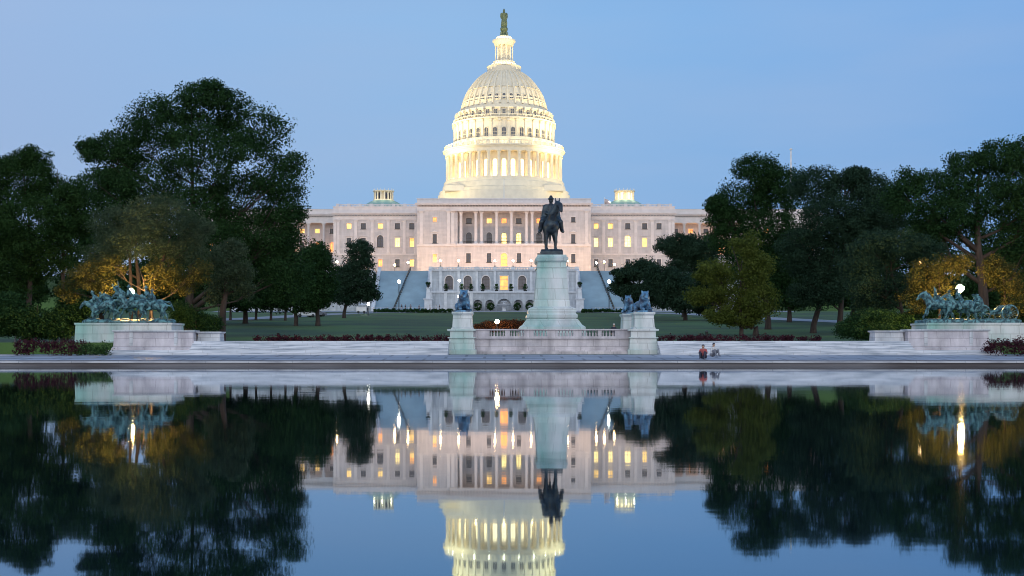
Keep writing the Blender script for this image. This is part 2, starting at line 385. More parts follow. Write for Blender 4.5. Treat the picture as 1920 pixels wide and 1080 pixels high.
def column(parent, x, y, z0, z1, r, key):
    if key not in WIN:
        h = z1 - z0; mb = MB()
        mb.box(-r * 1.35, r * 1.35, -r * 1.35, r * 1.35, 0, h * .025)
        mb.lathe([(r * 1.25, h * .025), (r * 1.28, h * .04), (r * 1.08, h * .055), (r, h * .07), (r * .98, h * .35), (r * .86, h * .87), (r * .95, h * .885), (r * .92, h * .9), (r * 1.0, h * .93), (r * 1.35, h * .975)], seg=14)
        mb.box(-r * 1.4, r * 1.4, -r * 1.4, r * 1.4, h * .975, h)
        WIN[key] = mb.mesh('column', M['paint_trim'] if 'iron' not in key else M['iron'])
    return link('column', WIN[key], parent, (x, y, z0))

# central block ------------------------------------------------ D = 400
Dc = 400.0; k4 = Dc / F
zc = lambda py: Z(py, Dc)
hw = 163 * k4
cb = MB()
side = [(s * 21.1 - .65, s * 21.1 + .65, a, b, False) for s in (-1, 1) for a, b in ((zc(416), zc(407)), (zc(455.5), zc(439)), (zc(492), zc(476)))]
pw = 87 * k4                                     # half width of the portico opening
wall(cb, -hw, -pw, FZ, zc(395), Dc, Dc + 1, [o for o in side if o[0] < 0])
wall(cb, pw, hw, FZ, zc(395), Dc, Dc + 1, [o for o in side if o[0] > 0])
bays = [-10.8, -4.55, 0, 4.55, 10.8]
gf = [(x - .7, x + .7, zc(492), zc(475), False) for x in bays if x] + [(-1.1, 1.1, zc(500), zc(474), True)]
wall(cb, -pw, pw, FZ, zc(459), Dc - .5, Dc + 1, gf)
cb.box(-pw, pw, Dc - .5, Dc + 7.0, zc(459), zc(457.5))      # portico floor
lg = [(x - .85, x + .85, zc(456), zc(433), True) for x in bays] + [(x - .85, x + .85, zc(416), zc(406), False) for x in bays]
wall(cb, -pw - .5, pw + .5, zc(457.5), zc(395), Dc + 5, Dc + 6, lg)
cb.box(-pw - .6, -pw, Dc + 1, Dc + 5, zc(457.5), zc(395)); cb.box(pw, pw + .6, Dc + 1, Dc + 5, zc(457.5), zc(395))
cb.box(-pw, pw, Dc + .2, Dc + 5, zc(396.5), zc(395))
cb.box(-hw, -hw + 1, Dc + 1, Dc + 40, FZ, zc(395)); cb.box(hw - 1, hw, Dc + 1, Dc + 40, FZ, zc(395))
cb.box(-hw, hw, Dc + .55, Dc + 40, zc(395) + .003, zc(384))
block = cb.build('central_block', M['paint'], B)
tm = MB()
entab(tm, -hw, hw, Dc, zc(384), zc(372), zc(395))
entab(tm, -pw - 2.2, pw + 2.2, Dc - .9, zc(384.5), zc(373.5), zc(396))
tm.box(-hw - .1, hw + .1, Dc - .25, Dc + .05, zc(462), zc(458)); tm.box(-pw - .3, pw + .3, Dc - 1.0, Dc - .5, zc(461), zc(457.2))
for s in (-1, 1):
    for px in (104, 155, 96): pilaster(tm, s * px * k4, Dc, zc(458), zc(395), 1.0)
tm.build('entablature', M['paint_trim'], block)
for x in (-13.1, -8.6, -6.85, -2.27, 2.27, 6.85, 8.6, 13.1): column(block, x, Dc + .3, zc(457.5), zc(396.5), .5, 'col_port')
kup = ['dark', 'y', 'o', 'dark', 'o']; kmn = ['dark', 'dark', 'w', 'w', 'dark']
for i, x in enumerate(bays):
    window(block, x, zc(456), zc(433), 1.7, Dc + 5, kmn[i], True, balcony=True)
    window(block, x, zc(416), zc(406), 1.7, Dc + 5, kup[i])
    if x: window(block, x, zc(492), zc(475), 1.4, Dc - .5, 'dark', hood=0)
window(block, 0, zc(500), zc(474), 2.2, Dc - .5, 'o', True, name='door', sill=False)
for s, u, md, lo in ((-1, 'o', 'dark', 'half'), (1, 'dark', 'dark', 'dark')):
    window(block, s * 21.1, zc(416), zc(407), 1.3, Dc, u)
    window(block, s * 21.1, zc(455.5), zc(439), 1.3, Dc, md, hood=2)
    window(block, s * 21.1, zc(492), zc(476), 1.3, Dc, lo)

# wings -------------------------------------------------------- D = 412
Dw = 412.0; zw = lambda py: Z(py, Dw)
wx = [28.9, 33.4, 38.8, 44.1, 48.6]
lit = {(-1, 0): ['y', 'dark', 'y', 'dark', 'dark'], (-1, 1): ['dark', 'dark', 'dark', 'w', 'half'], (-1, 2): ['dark', 'dark', 'o', 'dark', 'y'],
       (1, 0): ['y', 'y', 'dark', 'dark', 'dark'], (1, 1): ['w', 'w', 'w', 'y', 'dark'], (1, 2): ['dark', 'dark', 'dark', 'dark', 'dark']}
for s in (-1, 1):
    cxs = [s * x for x in (wx if s > 0 else wx[::-1])]
    mb = MB(); ops = []
    for x in cxs:
        c = abs(abs(x) - 38.8) < .1
        ops.append((x - .8, x + .8, zw(429), zw(418.5), False))
        ops.append((x - (1. if c else .75), x + (1. if c else .75), zw(463), zw(441 if c else 446), c))
        ops.append((x - .7, x + .7, zw(500), zw(486), False))
    a, b_ = sorted((s * hw, s * 320 * Dw / F))
    wall(mb, a, b_, FZ, zw(412), Dw, Dw + 1, ops)
    mb.box(a, b_, Dw + .6, Dw + 40, zw(412) + .003, zw(403))
    e = s * 320 * Dw / F; mb.box(e - s * 1, e, Dw + 1, Dw + 40, FZ, zw(412))
    w = mb.build('wing', M['paint'], B)
    t = MB(); entab(t, a + (0 if s < 0 else .9), b_ - (.9 if s < 0 else 0), Dw, zw(402), zw(387), zw(412))
    t.box(a, b_, Dw - .2, Dw + .02, zw(478), zw(475.5))
    for px in (783, 758, 728, 698, 667, 634, 628): pilaster(t, s * (945 - px) * Dw / F * (1 if px != 783 else 1.02), Dw, zw(475.5), zw(412), .9, .2)
    t.build('entablature', M['paint_trim'], w)
    for r_, (p0, p1) in enumerate(((429, 418.5), (463, 446), (500, 486))):
        for i, x in enumerate(cxs):
            kd = lit[(s, r_)][i]; c = abs(abs(x) - 38.8) < .1 and r_ == 1
            window(w, x, zw(p0), zw(441 if c else p1), 2.0 if c else (1.6, 1.5, 1.4)[r_], Dw, kd, c, hood=1 if r_ == 1 and not c else 0)
    # rooftop balustrade panels, saucer dome and its lantern
    rb = MB()
    zr = zw(387)
    for i in range(8):
        xx = a + 1.2 + i * (b_ - a - 2.4) / 7; rb.box(xx - .5, xx + .5, Dw + 1, Dw + 1.6, zr - .3, zr + .95)
    for i in range(60): xx = a + 1.2 + i * (b_ - a - 2.4) / 59; rb.box(xx - .1, xx + .1, Dw + 1.2, Dw + 1.4, zr - .3, zr + .6)
    rb.box(a + 1, b_ - 1, Dw + 1.1, Dw + 1.5, zr + .6, zr + .8)
    rb.build('roof_balustrade', M['paint_trim'], w)
    dx = s * 39.4; Dd = 430.
    sd = MB(); zz = lambda py: Z(py, Dd)
    sd.lathe([(8.2, 43), (8.2, 44.8), (7.7, 45.3), (7.0, 46.4), (5.8, 47.5), (4.4, 48.3), (3.3, 48.7)], dx, Dd, 32)
    dome_s = sd.build('saucer_dome', M['copper'], B)
    lt = MB(); z0, z1 = 48.7, zz(360)
    lt.lathe([(3.5, z0 - .1), (3.5, z0 + .25)], dx, Dd, 24, False); lt.lathe([(2.35, z0 + .2), (2.35, z1)], dx, Dd, 16, False)
    lt.lathe([(3.2, z1 - .1), (3.5, z1 + .1), (3.5, z1 + .35), (3.1, z1 + .4), (.2, z1 + .7)], dx, Dd, 24)
    for i in range(16):
        an = 2 * math.pi * (i + .5) / 16; lt.lathe([(.24, z0 + .2), (.22, z1)], dx + 3.0 * math.cos(an), Dd + 3.0 * math.sin(an), 8)
        lt.box(dx + 3.2 * math.cos(an) - .05, dx + 3.2 * math.cos(an) + .05, Dd + 3.2 * math.sin(an) - .05, Dd + 3.2 * math.sin(an) + .05, z1 + .35, z1 + 1.0)
    for i in range(8):
        an = 2 * math.pi * (i + .5) / 8; lt.mat(1); ca, sa = math.cos(an), math.sin(an)
        p = Vector((dx + 2.22 * ca, Dd + 2.22 * sa, 0)); q = Vector((-sa, ca, 0)) * .6; r2 = Vector((ca, sa, 0)) * .2
        lt.add([p - q + Vector((0, 0, z0 + .5)) + r2, p + q + Vector((0, 0, z0 + .5)) + r2, p + q + Vector((0, 0, z1 - .4)) + r2, p - q + Vector((0, 0, z1 - .4)) + r2], [(0, 1, 2, 3)])
        lt.mat(0)
    lt.build('lantern', [M['iron'], M['glass_dark'] if s < 0 else M['lit_peri']], dome_s)

# outer wings -------------------------------------------------- D = 432
Do = 432.0; zo = lambda py: Z(py, Do)
for s in (-1, 1):
    a, b_ = sorted((s * 53.0, s * 104.0)); mb = MB(); xs2 = [s * (56.8 + i * 5.0) for i in range(10)]
    ops = []
    for x in xs2: ops += [(x - .8, x + .8, zo(436), zo(427), False), (x - .8, x + .8, zo(471), zo(452), True), (x - .8, x + .8, zo(500), zo(486), False)]
    wall(mb, a, b_, FZ, zo(418), Do + 3, Do + 4, ops); mb.box(a, b_, Do + .4, Do + 30, zo(418) + .003, zo(403))
    mb.box(a, b_, Do - .3, Do + 3, FZ, zo(478))
    w = mb.build('outer_wing', M['paint'], B); t = MB(); entab(t, a, b_, Do, zo(404), zo(392), zo(418)); t.build('entablature', M['paint_trim'], w)
    for i in range(11): column(w, s * (54.3 + i * 5.0), Do + .5, zo(478), zo(418), .5, 'col_out')
    for i, x in enumerate(xs2):
        window(w, x, zo(436), zo(427), 1.6, Do + 3, ('dark', 'y', 'y', 'dark', 'dark')[i % 5] if s < 0 else ('dark', 'o', 'dark', 'dark', 'y')[i % 5])
        window(w, x, zo(471), zo(452), 1.6, Do + 3, ('o', 'o', 'dark', 'y')[i % 4], True)
        window(w, x, zo(500), zo(486), 1.6, Do + 3, ('dark', 'o', 'y')[i % 3])

# the great dome ------------------------------------------------ D = 450
Dm = 450.0; q = Dm / F; zm = lambda py: Z(py, Dm)
DOME = MB()
D_ = DOME
D_.lathe([(22.6, 44), (22.6, zm(369)), (22.1, zm(368)), (22.1, zm(362.5)), (21.2, zm(361)), (20.9, zm(352)), (20.6, zm(350)), (20.6, zm(345.5)), (20.3, zm(345)), (20.3, zm(343.5))], 0, Dm, 72, False)
D_.lathe([(17.0, zm(346)), (17.0, zm(296))], 0, Dm, 72, False, cap=False)          # drum wall behind the columns
D_.lathe([(17.0, zm(297)), (20.0, zm(297)), (20.1, zm(291)), (20.45, zm(290)), (20.5, zm(288.5)), (20.95, zm(288)), (20.95, zm(286)), (20.4, zm(285)), (17.2, zm(284))], 0, Dm, 72, False, cap=False)
D_.lathe([(17.5, zm(285)), (17.5, zm(270)), (17.1, zm(269)), (17.0, zm(266)), (17.0, zm(240)), (17.15, zm(239.5)), (17.2, zm(237.5)), (17.8, zm(237)), (17.85, zm(234.5)), (17.2, zm(233.5)), (16.2, zm(233)), (16.2, zm(229)), (15.95, zm(228)), (15.9, zm(218)), (16.3, zm(217)), (16.3, zm(215)), (15.2, zm(213.5)), (14.8, zm(213)), (14.8, zm(209)), (14.55, zm(208))], 0, Dm, 72, False, cap=False)
SH = [(14.5, 208), (14.15, 200), (13.6, 190), (12.85, 180), (11.8, 170), (10.5, 160), (8.9, 150), (7.5, 143.5), (6.3, 139)]
SH = [(r, zm(p)) for r, p in SH]
D_.lathe(SH, 0, Dm, 72, True, cap=False)
D_.lathe([(5.2, zm(140)), (5.75, zm(139)), (5.75, zm(128)), (5.95, zm(127)), (5.9, zm(126)), (4.2, zm(125.8)), (3.9, zm(124.5)), (3.7, zm(118)), (3.85, zm(117.5)), (3.8, zm(116.5))], 0, Dm, 36, False)
D_.lathe([(2.2, zm(117)), (2.2, zm(84))], 0, Dm, 24, False)
D_.lathe([(3.2, zm(86)), (3.3, zm(84)), (3.7, zm(80)), (3.95, zm(79)), (3.95, zm(76)), (3.0, zm(75)), (2.7, zm(74.5)), (2.6, zm(70)), (2.2, zm(69)), (1.5, zm(67.5))], 0, Dm, 32, False)
dome = DOME.build('dome', M['iron'], B)
# 36 peristyle columns, tholos columns
for i in range(36):
    a = 2 * math.pi * (i + .5) / 36 - math.pi / 2
    column(dome, 19.35 * math.cos(a), Dm + 19.35 * math.sin(a), zm(343.5), zm(297), .58, 'col_iron').rotation_euler[2] = 0
WIN.pop('col_iron')
for i in range(12):
    a = 2 * math.pi * (i + .5) / 12 - math.pi / 2
    column(dome, 2.95 * math.cos(a), Dm + 2.95 * math.sin(a), zm(116.5), zm(85), .24, 'col_iron')
# windows of the drum (peristyle), the attic and the shell: radially placed copies
def radial(name, me, n, r, z, half=0):
    for i in range(n):
        a = 2 * math.pi * (i + half) / n - math.pi / 2
        if math.sin(a) > .35: continue
        o = link(name, me, dome, (r * math.cos(a), Dm + r * math.sin(a), z)); o.rotation_euler[2] = a + math.pi / 2
def radwin(w, h, pm, fm, arched=True, tilt=0, d=.1):
    mb = MB(); r = w / 2; n = 8
    top = h - r if arched else h
    pts = [(-r, 0), (r, 0)] + ([(r * math.cos(math.pi * i / n), top + r * math.sin(math.pi * i / n)) for i in range(n + 1)] if arched else [(r, h), (-r, h)])
    mb.mat(0).prism(pts[::-1] if False else pts, -.06, .3)
    mb.mat(1)
    for sg in (-1, 1): mb.box(sg * r, sg * (r + .14), -.06 - d, .3, -.05, top)
    mb.box(-.05, .05, -.06 - d * .6, .3, 0, h)
    for t in (.35, .68): mb.box(-r, r, -.06 - d * .6, -.05, top * t - .04, top * t + .04)
    if arched:
        for i in range(n):
            u, v = math.pi * i / n, math.pi * (i + 1) / n
            mb.prism([(g * math.cos(e), top + g * math.sin(e)) for g, e in ((r + .14, u), (r + .14, v), (r, v), (r, u))][::-1], -.06 - d, .3)
    mb.box(-r - .25, r + .25, -.06 - d - .08, .3, -.2, -.05)
    if tilt:
        mb.v = [(x, y * math.cos(tilt) + z * math.sin(tilt), -y * math.sin(tilt) + z * math.cos(tilt)) for x, y, z in mb.v]
    return mb.mesh('window', [pm, fm])
radial('window', radwin(1.45, 5.6, M['lit_peri'], M['iron'], True), 36, 17.05, zm(341))
radial('window', radwin(1.3, 3.7, M['glass_dark'], M['iron'], True), 36, 17.05, 69.8)
radial('window', radwin(.95, 1.9, M['glass_dark'], M['iron'], True, tilt=.36, d=.08), 36, 14.22, 83.4, 0)
radial('window', radwin(1.0, 1.4, M['glass_dark'], M['iron'], False), 36, 15.95, zm(227.5), 0)
# balustrades, pilasters, consoles and ribs as one mesh each
for rr, z0, z1, n in ((20.2, zm(285), zm(278.5), 108), (17.2, zm(213.8) * 0 + zm(233.3), zm(229.5), 90), (4.05, zm(125.8), zm(121.5), 30)):
    mb = MB()
    for i in range(n):
        a = 2 * math.pi * i / n; mb.lathe([(.11, z0), (.17, z0 + (z1 - z0) * .3), (.08, z1 - .1)], rr * math.cos(a), Dm + rr * math.sin(a), 6)
    mb.lathe([(rr - .2, z1 - .12), (rr + .2, z1 - .12), (rr + .2, z1 + .1), (rr - .2, z1 + .1)], 0, Dm, 72, False, cap=False)
    for i in range(36 if rr > 10 else 12):
        a = 2 * math.pi * (i + .5) / (36 if rr > 10 else 12); c, s_ = rr * math.cos(a), rr * math.sin(a)
        mb.box(c - .25, c + .25, Dm + s_ - .25, Dm + s_ + .25, z0, z1 + .2)
    mb.build('balustrade', M['iron'], dome)
cs_ = MB(); cs_.box(-.3, .3, -16.5, -15.8, zm(229), zm(222.1)); cs_.box(-.3, .3, -16.9, -15.8, zm(222.1), zm(217.3)); radial('console', cs_.mesh('console', M['iron']), 36, 0, 0, .5)
pil = {'pilasters': MB(), 'wall_pilasters': MB()}
for i in range(36):
    a = 2 * math.pi * (i + .5) / 36 - math.pi / 2; ca, sa = math.cos(a), math.sin(a); tx, ty = -sa, ca
    def slab(r0, r1, w, z0, z1):
        p = []
        for z in (z0, z1):
            for r, s_ in ((r0, -1), (r1, -1), (r1, 1), (r0, 1)): p.append((r * ca + tx * w * s_, Dm + r * sa + ty * w * s_, z))
        mb.add(p, [(0, 3, 2, 1), (4, 5, 6, 7), (0, 1, 5, 4), (1, 2, 6, 5), (2, 3, 7, 6), (3, 0, 4, 7)])
    mb = pil['pilasters']; slab(16.9, 17.3, .42, zm(270), zm(240)); slab(17.2, 17.7, .5, zm(242), zm(238))
    mb = pil['wall_pilasters']; slab(16.9, 17.15, .4, zm(343), zm(298))
for nm, b2 in pil.items(): b2.build(nm, M['iron'], dome)
mb = MB()
for i in range(36):
    a = 2 * math.pi * (i + .5) / 36 - math.pi / 2; ca, sa = math.cos(a), math.sin(a); tx, ty = -sa, ca
    vs, fs = [], []
    for j, (r, z) in enumerate(SH):
        w = .27 * (.35 + .65 * r / 14.5); o = .42
        for dr, s_ in ((-.1, -1), (o, -1), (o, 1), (-.1, 1)): vs.append(((r + dr) * ca + tx * w * s_, Dm + (r + dr) * sa + ty * w * s_, z + dr * .4))
        if j: fs += [((j - 1) * 4 + k, (j - 1) * 4 + (k + 1) % 4, j * 4 + (k + 1) % 4, j * 4 + k) for k in range(4)]
    mb.add(vs, fs)
    # swelling brackets at the foot of the ribs
    vs = []
mb.lathe([(13.85, zm(196.5)), (14.15, zm(196)), (14.1, zm(193.5)), (13.7, zm(193))], 0, Dm, 72, False, cap=False)
mb.lathe([(12.4, zm(174.5)), (12.6, zm(174)), (12.3, zm(172.5))], 0, Dm, 72, False, cap=False)
mb.build('ribs', M['iron'], dome)
# corner blocks of the skirt
for s in (-1, 1): mb = MB(); mb.taper(s * 16.2, Dm - 14.5, zm(369), zm(359), 3.4, 3.4, 3.0, 3.0); mb.taper(s * 16.2, Dm - 14.5, zm(359), zm(355), 2.8, 2.8, 1.6, 1.6); mb.build('skirt_block', M['iron'], dome)

# organic shapes: overlapping tapered limbs fused into one skin ------------------------------------------------
def cone_limb(bm, p0, p1, r0, r1, seg=10):
    p0, p1 = Vector(p0), Vector(p1)
    for p, r in ((p0, r0), (p1, r1)):
        bmesh.ops.create_uvsphere(bm, u_segments=seg, v_segments=max(6, seg // 2 + 2), radius=r, matrix=Matrix.Translation(p))
    d = p1 - p0
    if d.length > 1e-4:
        rot = d.to_track_quat('Z', 'Y').to_matrix().to_4x4()
        bmesh.ops.create_cone(bm, cap_ends=True, segments=seg, radius1=r0, radius2=r1, depth=d.length, matrix=Matrix.Translation((p0 + p1) / 2) @ rot)
def organic(limbs, ells=(), voxel=.05, smooth=2):
    bm = bmesh.new()
    for l in limbs: cone_limb(bm, *l)
    for c, r in ells:
        bmesh.ops.create_uvsphere(bm, u_segments=14, v_segments=10, radius=1, matrix=Matrix.Translation(Vector(c)) @ Matrix.Diagonal((*r, 1)))
    me = bpy.data.meshes.new('tmp'); bm.to_mesh(me); bm.free()
    o = bpy.data.objects.new('tmp', me); COL.objects.link(o)
    r = o.modifiers.new('r', 'REMESH'); r.mode = 'VOXEL'; r.voxel_size = voxel; r.use_smooth_shade = True
    s = o.modifiers.new('s', 'SMOOTH'); s.iterations = smooth; s.factor = .5
    dg = bpy.context.evaluated_depsgraph_get(); dg.update()
    out = bpy.data.meshes.new_from_object(o.evaluated_get(dg))
    bpy.data.objects.remove(o); bpy.data.meshes.remove(me)
    return out
def put(name, me, mt, parent, loc, rz=0, sc=1, rx=0, ry=0, mats=None):
    me = me.copy(); me.name = name
    M4 = Matrix.Rotation(rz, 4, 'Z') @ Matrix.Rotation(ry, 4, 'Y') @ Matrix.Rotation(rx, 4, 'X') @ Matrix.Scale(sc, 4)
    me.transform(M4); me.materials.clear()
    for m_ in (mats or [mt]): me.materials.append(m_)
    return link(name, me, parent, loc)
def chain(pts, rs): return [(pts[i], pts[i + 1], rs[i], rs[i + 1]) for i in range(len(pts) - 1)]
def horse_limbs(pose='stand', head=(0, 0)):
    hx, hy = head; Lm = [((-.6, 0, 1.28), (.5, 0, 1.22), .33, .33), ((-.75, 0, 1.32), (-.45, 0, 1.3), .33, .33), ((.45, 0, 1.25), (.68, 0, 1.28), .34, .28)]
    if pose == 'stand':
        Lm += chain([(.6, 0, 1.42), (.85, .06 * 1, 1.8), (1.0, hy * .7, 2.28)], [.27, .2, .16])
        Lm += chain([(1.0, hy * .7, 2.30), (1.25, hy, 2.2), (1.44, hy * 1.1, 1.9)], [.15, .13, .085])
        Lm += [((.97, hy * .7 - .08, 2.36), (.98, hy * .7 - .11, 2.60), .05, .025), ((.97, hy * .7 + .08, 2.36), (.98, hy * .7 + .11, 2.60), .05, .025)]
        for s in (-1, 1):
            f = .04 * s
            Lm += chain([(.55, .22 * s, 1.0), (.6 + f, .23 * s, .62), (.58 + f, .23 * s, .16), (.62 + f, .23 * s, .04)], [.14, .07, .05, .085])
            Lm += chain([(-.75, .18 * s, 1.2), (-.6, .2 * s, .88), (-.86 + f, .24 * s, .56), (-.8 + f, .24 * s, .14), (-.76 + f, .24 * s, .04)], [.24, .15, .085, .055, .085])
        Lm += chain([(-1.05, 0, 1.45), (-1.22, 0, 1.1), (-1.2, 0, .6)], [.07, .1, .04])
    else:
        Lm += chain([(.6, 0, 1.38), (1.0, 0, 1.72), (1.25, 0, 1.95)], [.27, .19, .15])
        Lm += chain([(1.25, 0, 1.97), (1.48, 0, 1.86), (1.72, 0, 1.62)], [.15, .12, .08])
        Lm += [((1.2, -.08, 2.03), (1.16, -.1, 2.2), .05, .02), ((1.2, .08, 2.03), (1.16, .1, 2.2), .05, .02)]
        Lm += chain([(1.2, 0, 2.05), (.9, 0, 1.85), (.65, 0, 1.6)], [.07, .1, .06])
        fr = ((1.05, .85, 1.2, .52) if pose == 'gallop' else (.95, .8, .8, .45))
        Lm += chain([(.6, .18, 1.12), (fr[0], .17, fr[1]), (fr[2], .16, fr[3]), (fr[2] + .1, .16, fr[3] - .1)], [.18, .09, .055, .08])
        Lm += chain([(.55, -.18, 1.12), (.85, -.17, .7), (.98, -.16, .25), (1.06, -.16, .14)], [.18, .09, .055, .08])
        Lm += chain([(-.75, .18, 1.2), (-.75, .2, .85), (-1.1, .18, .6), (-1.25, .17, .2), (-1.2, .17, .08)], [.24, .15, .085, .055, .08])
        Lm += chain([(-.75, -.18, 1.2), (-.5, -.2, .85), (-.75, -.18, .52), (-.6, -.17, .16), (-.52, -.17, .08)], [.24, .15, .085, .055, .08])
        Lm += chain([(-1.05, 0, 1.45), (-1.4, 0, 1.4), (-1.65, 0, 1.05)], [.07, .1, .04])
    return Lm
def rider_limbs(lean=0., coat=False, arm=None):
    c = lean; Lm = [((0, 0, 1.68), (.05 + c * .5, 0, 2.0), .19, .2), ((.05 + c * .5, 0, 2.0), (.06 + c, 0, 2.22), .21, .19), ((.06 + c, -.2, 2.26), (.06 + c, .2, 2.26), .1, .1),
          ((.07 + c, 0, 2.3), (.09 + c, 0, 2.42), .07, .07), ((.1 + c, 0, 2.5), (.11 + c, 0, 2.56), .115, .11), ((.1 + c, 0, 2.66), (.1 + c, 0, 2.72), .11, .085)]
    for s in (-1, 1):
        if arm and s > 0: Lm += chain([(.06 + c, .24, 2.26), *arm], [.1, .08, .06])
        else: Lm += chain([(.06 + c, .24 * s, 2.26), (.02 + c, .36 * s, 1.98), (.35 + c * .6, .14 * s, 1.82)], [.1, .085, .06])
        Lm += chain([(0, .15 * s, 1.66), (.34, .46 * s, 1.42), (.24, .55 * s, 1.0), (.46, .60 * s, .92)], [.18, .15, .10, .08])
    if coat:
        Lm += [((0.0, -.3, 1.75), (.02, -.27, 2.2), .2, .15), ((0.0, .3, 1.75), (.02, .27, 2.2), .2, .15), ((-.15, 0, 1.75), (-.05, 0, 2.2), .26, .2),
               ((.1, -.36, 1.6), (.1, -.40, 1.3), .17, .15), ((.1, .36, 1.6), (.1, .40, 1.3), .17, .15)]
    return Lm
hat = lambda c=0: [((.1 + c, 0, 2.62), (.21, .20, .028))]
H_STAND = organic(horse_limbs('stand', (0, .42)), [((.5, 0, 1.2), (.34, .42, .40)), ((-.6, 0, 1.3), (.42, .42, .38))], voxel=.035, smooth=2)
H_GAL = organic(horse_limbs('gallop'), voxel=.045)
H_CAN = organic(horse_limbs('canter'), voxel=.045)
RIDER = organic(rider_limbs(0, True), hat(), voxel=.03, smooth=1)
RIDER_L = organic(rider_limbs(.28), hat(.28), voxel=.035, smooth=1)
RIDER_A = organic(rider_limbs(.15, arm=[(.35, .4, 2.45), (.5, .42, 2.85)]), hat(.15), voxel=.035, smooth=1)

# statue on the dome
T = MB(); T.lathe([(1.35, zm(68)), (1.5, zm(66.5)), (1.1, zm(65)), (.95, zm(60)), (1.25, zm(57)), (1.3, zm(53)), (.9, zm(50.5)), (.95, zm(49)), (.7, zm(47))], 0, Dm, 18)
for i in range(8):
    a = i * math.pi / 4; T.box(1.25 * math.cos(a) - .12, 1.25 * math.cos(a) + .12, Dm + 1.25 * math.sin(a) - .12, Dm + 1.25 * math.sin(a) + .12, zm(67), zm(60))
T.build('finial', M['freedom'], dome)
fl = [((0, 0, 0), (0, 0, 2.6), 1.0, .72), ((0, 0, 2.6), (0, 0, 3.9), .72, .6), ((0, -.6, 4.1), (0, .6, 4.1), .32, .32), ((0, 0, 4.3), (0, 0, 4.6), .2, .2), ((.03, 0, 4.95), (.03, 0, 5.1), .36, .34), ((0, 0, 5.3), (-.15, 0, 5.9), .34, .12),
      ((0, .75, 4.0), (.2, .85, 3.0), .26, .2), ((.2, .85, 3.0), (.45, .8, 2.3), .2, .15), ((0, -.75, 4.0), (.2, -.85, 3.0), .26, .2), ((.2, -.85, 3.0), (.5, -.7, 2.2), .2, .15), ((.5, .8, .2), (.45, .8, 2.4), .09, .07)]
fl = [((a[0], a[1] * 1.35, a[2]), (b_[0], b_[1] * 1.35, b_[2]), r0 * 1.15, r1 * 1.15) for a, b_, r0, r1 in fl]
put('crowning_figure', organic(fl, voxel=.13), M['freedom'], dome, (0, Dm, zm(47.5)), rz=-math.pi / 2, sc=.97)

# flagpoles
def pole(name, label, x, y, z0, z1, r, flag=None, cat='flagpole'):
    t = thing(name, label, cat, (x, y, z0))
    mb = MB(); mb.lathe([(r * 2.2, z0), (r * 2.2, z0 + .3), (r, z0 + .35), (r * .6, z1)], x, y, 10); mb.lathe([(0.01, z1), (r * 1.4, z1 + r * 1.2), (.01, z1 + r * 2.6)], x, y, 8); mb.build('pole', M['white'], t)
    if flag:
        f = MB(); w, h = flag; n = 8; vs = []
        for i in range(n + 1):
            u = i / n; 
            for j in (0, 1): vs.append((x + r + u * w * .55, y + .25 * math.sin(u * 7), z1 - .1 - j * h - u * u * h * .55))
        f.add(vs, [(2 * i, 2 * i + 1, 2 * i + 3, 2 * i + 2) for i in range(n)], True); o = f.build('flag', M['flagred'], t)
        so = o.modifiers.new('t', 'SOLIDIFY'); so.thickness = .03
pole('flagpole', 'slim white flagpole standing on the roof in front of the dome', 0, 405, 46.0, Z(338, 405), .13)
pole('flagpole', 'short flagpole with drooping flag on the roof left of the small lit lantern', X(1133, 418), 418, 44.3, Z(372, 418), .12, (3.2, 1.8))
pole('flagpole', 'tall white mast rising above the tree tops, far right', X(1483, 445), 445, 44.2, Z(283, 445), .42)

# ------------------------------------------------------------------ terrace
TR = thing('terrace', 'pale marble terrace with arched windows below the building', 'terrace', (0, 356, 10))
Dl, Du = 352.0, 361.0; zl = lambda p: Z(p, Dl); zu = lambda p: Z(p, Du)
xl = 138 * Dl / F
TZ = 22.0
mb = MB()
niche = [(-1.9, 1.9, 10.3, zl(560), True)]
wall(mb, -xl, xl, 10, zl(549), Dl, Dl + 1, niche + [(s * x - 1.2, s * x + 1.2, 10.3, zl(562), True) for s in (-1, 1) for x in (3.5 + .3, 7.0, 10.4)])
mb.box(-3, 3, Dl + 1.6, Dl + 1.9, 10, zl(552)); mb.box(-12, 12, Dl + 1.5, Dl + 1.9, 10, zl(553))
mb.box(-xl, xl, Dl + 1, Du + .5, zl(549) - .6, zl(549) - .003)
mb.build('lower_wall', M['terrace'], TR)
awx = [(p - 945) * Du / F for p in (842, 877, 911, 979, 1013, 1048)]
mb = MB(); wall(mb, -xl, xl, zl(549) - .5, zu(505), Du, Du + 1, [(x - 1.05, x + 1.05, zu(543), zu(517), True) for x in awx] + [(-1.15, 1.15, zu(544), zu(517), False)])
mb.box(-xl, -xl + 1, Du + 1, Du + 38, 10, zu(505)); mb.box(xl - 1, xl, Du + 1, Du + 38, 10, zu(505))
mb.box(-xl, xl, Du + 1, Du + 39, TZ - .5, TZ)
for s in (-1, 1):      # terrace side walls beyond the great stairs
    mb.box(s * 36, s * 75, Du, Du + 1.2, 10, TZ + .2); mb.box(s * 36, s * 75, Du + 1.2, Du + 40, TZ - .6, TZ - .02)
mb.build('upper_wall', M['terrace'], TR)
mb = MB()
mb.box(-xl - .2, xl + .2, Dl - .35, Dl + .4, zl(549), zl(547.4)); mb.box(-xl, xl, Dl - .1, Dl + .1, zl(547.4), zl(546.2)); mb.build('ledge_cornice', M['terrace_trim'], TR); mb = MB()
mb.box(-xl - .2, xl + .2, Du - .4, Du + .2, zu(508), zu(506)); mb.box(-xl - .3, xl + .3, Du - .6, Du + .2, zu(506), zu(505))
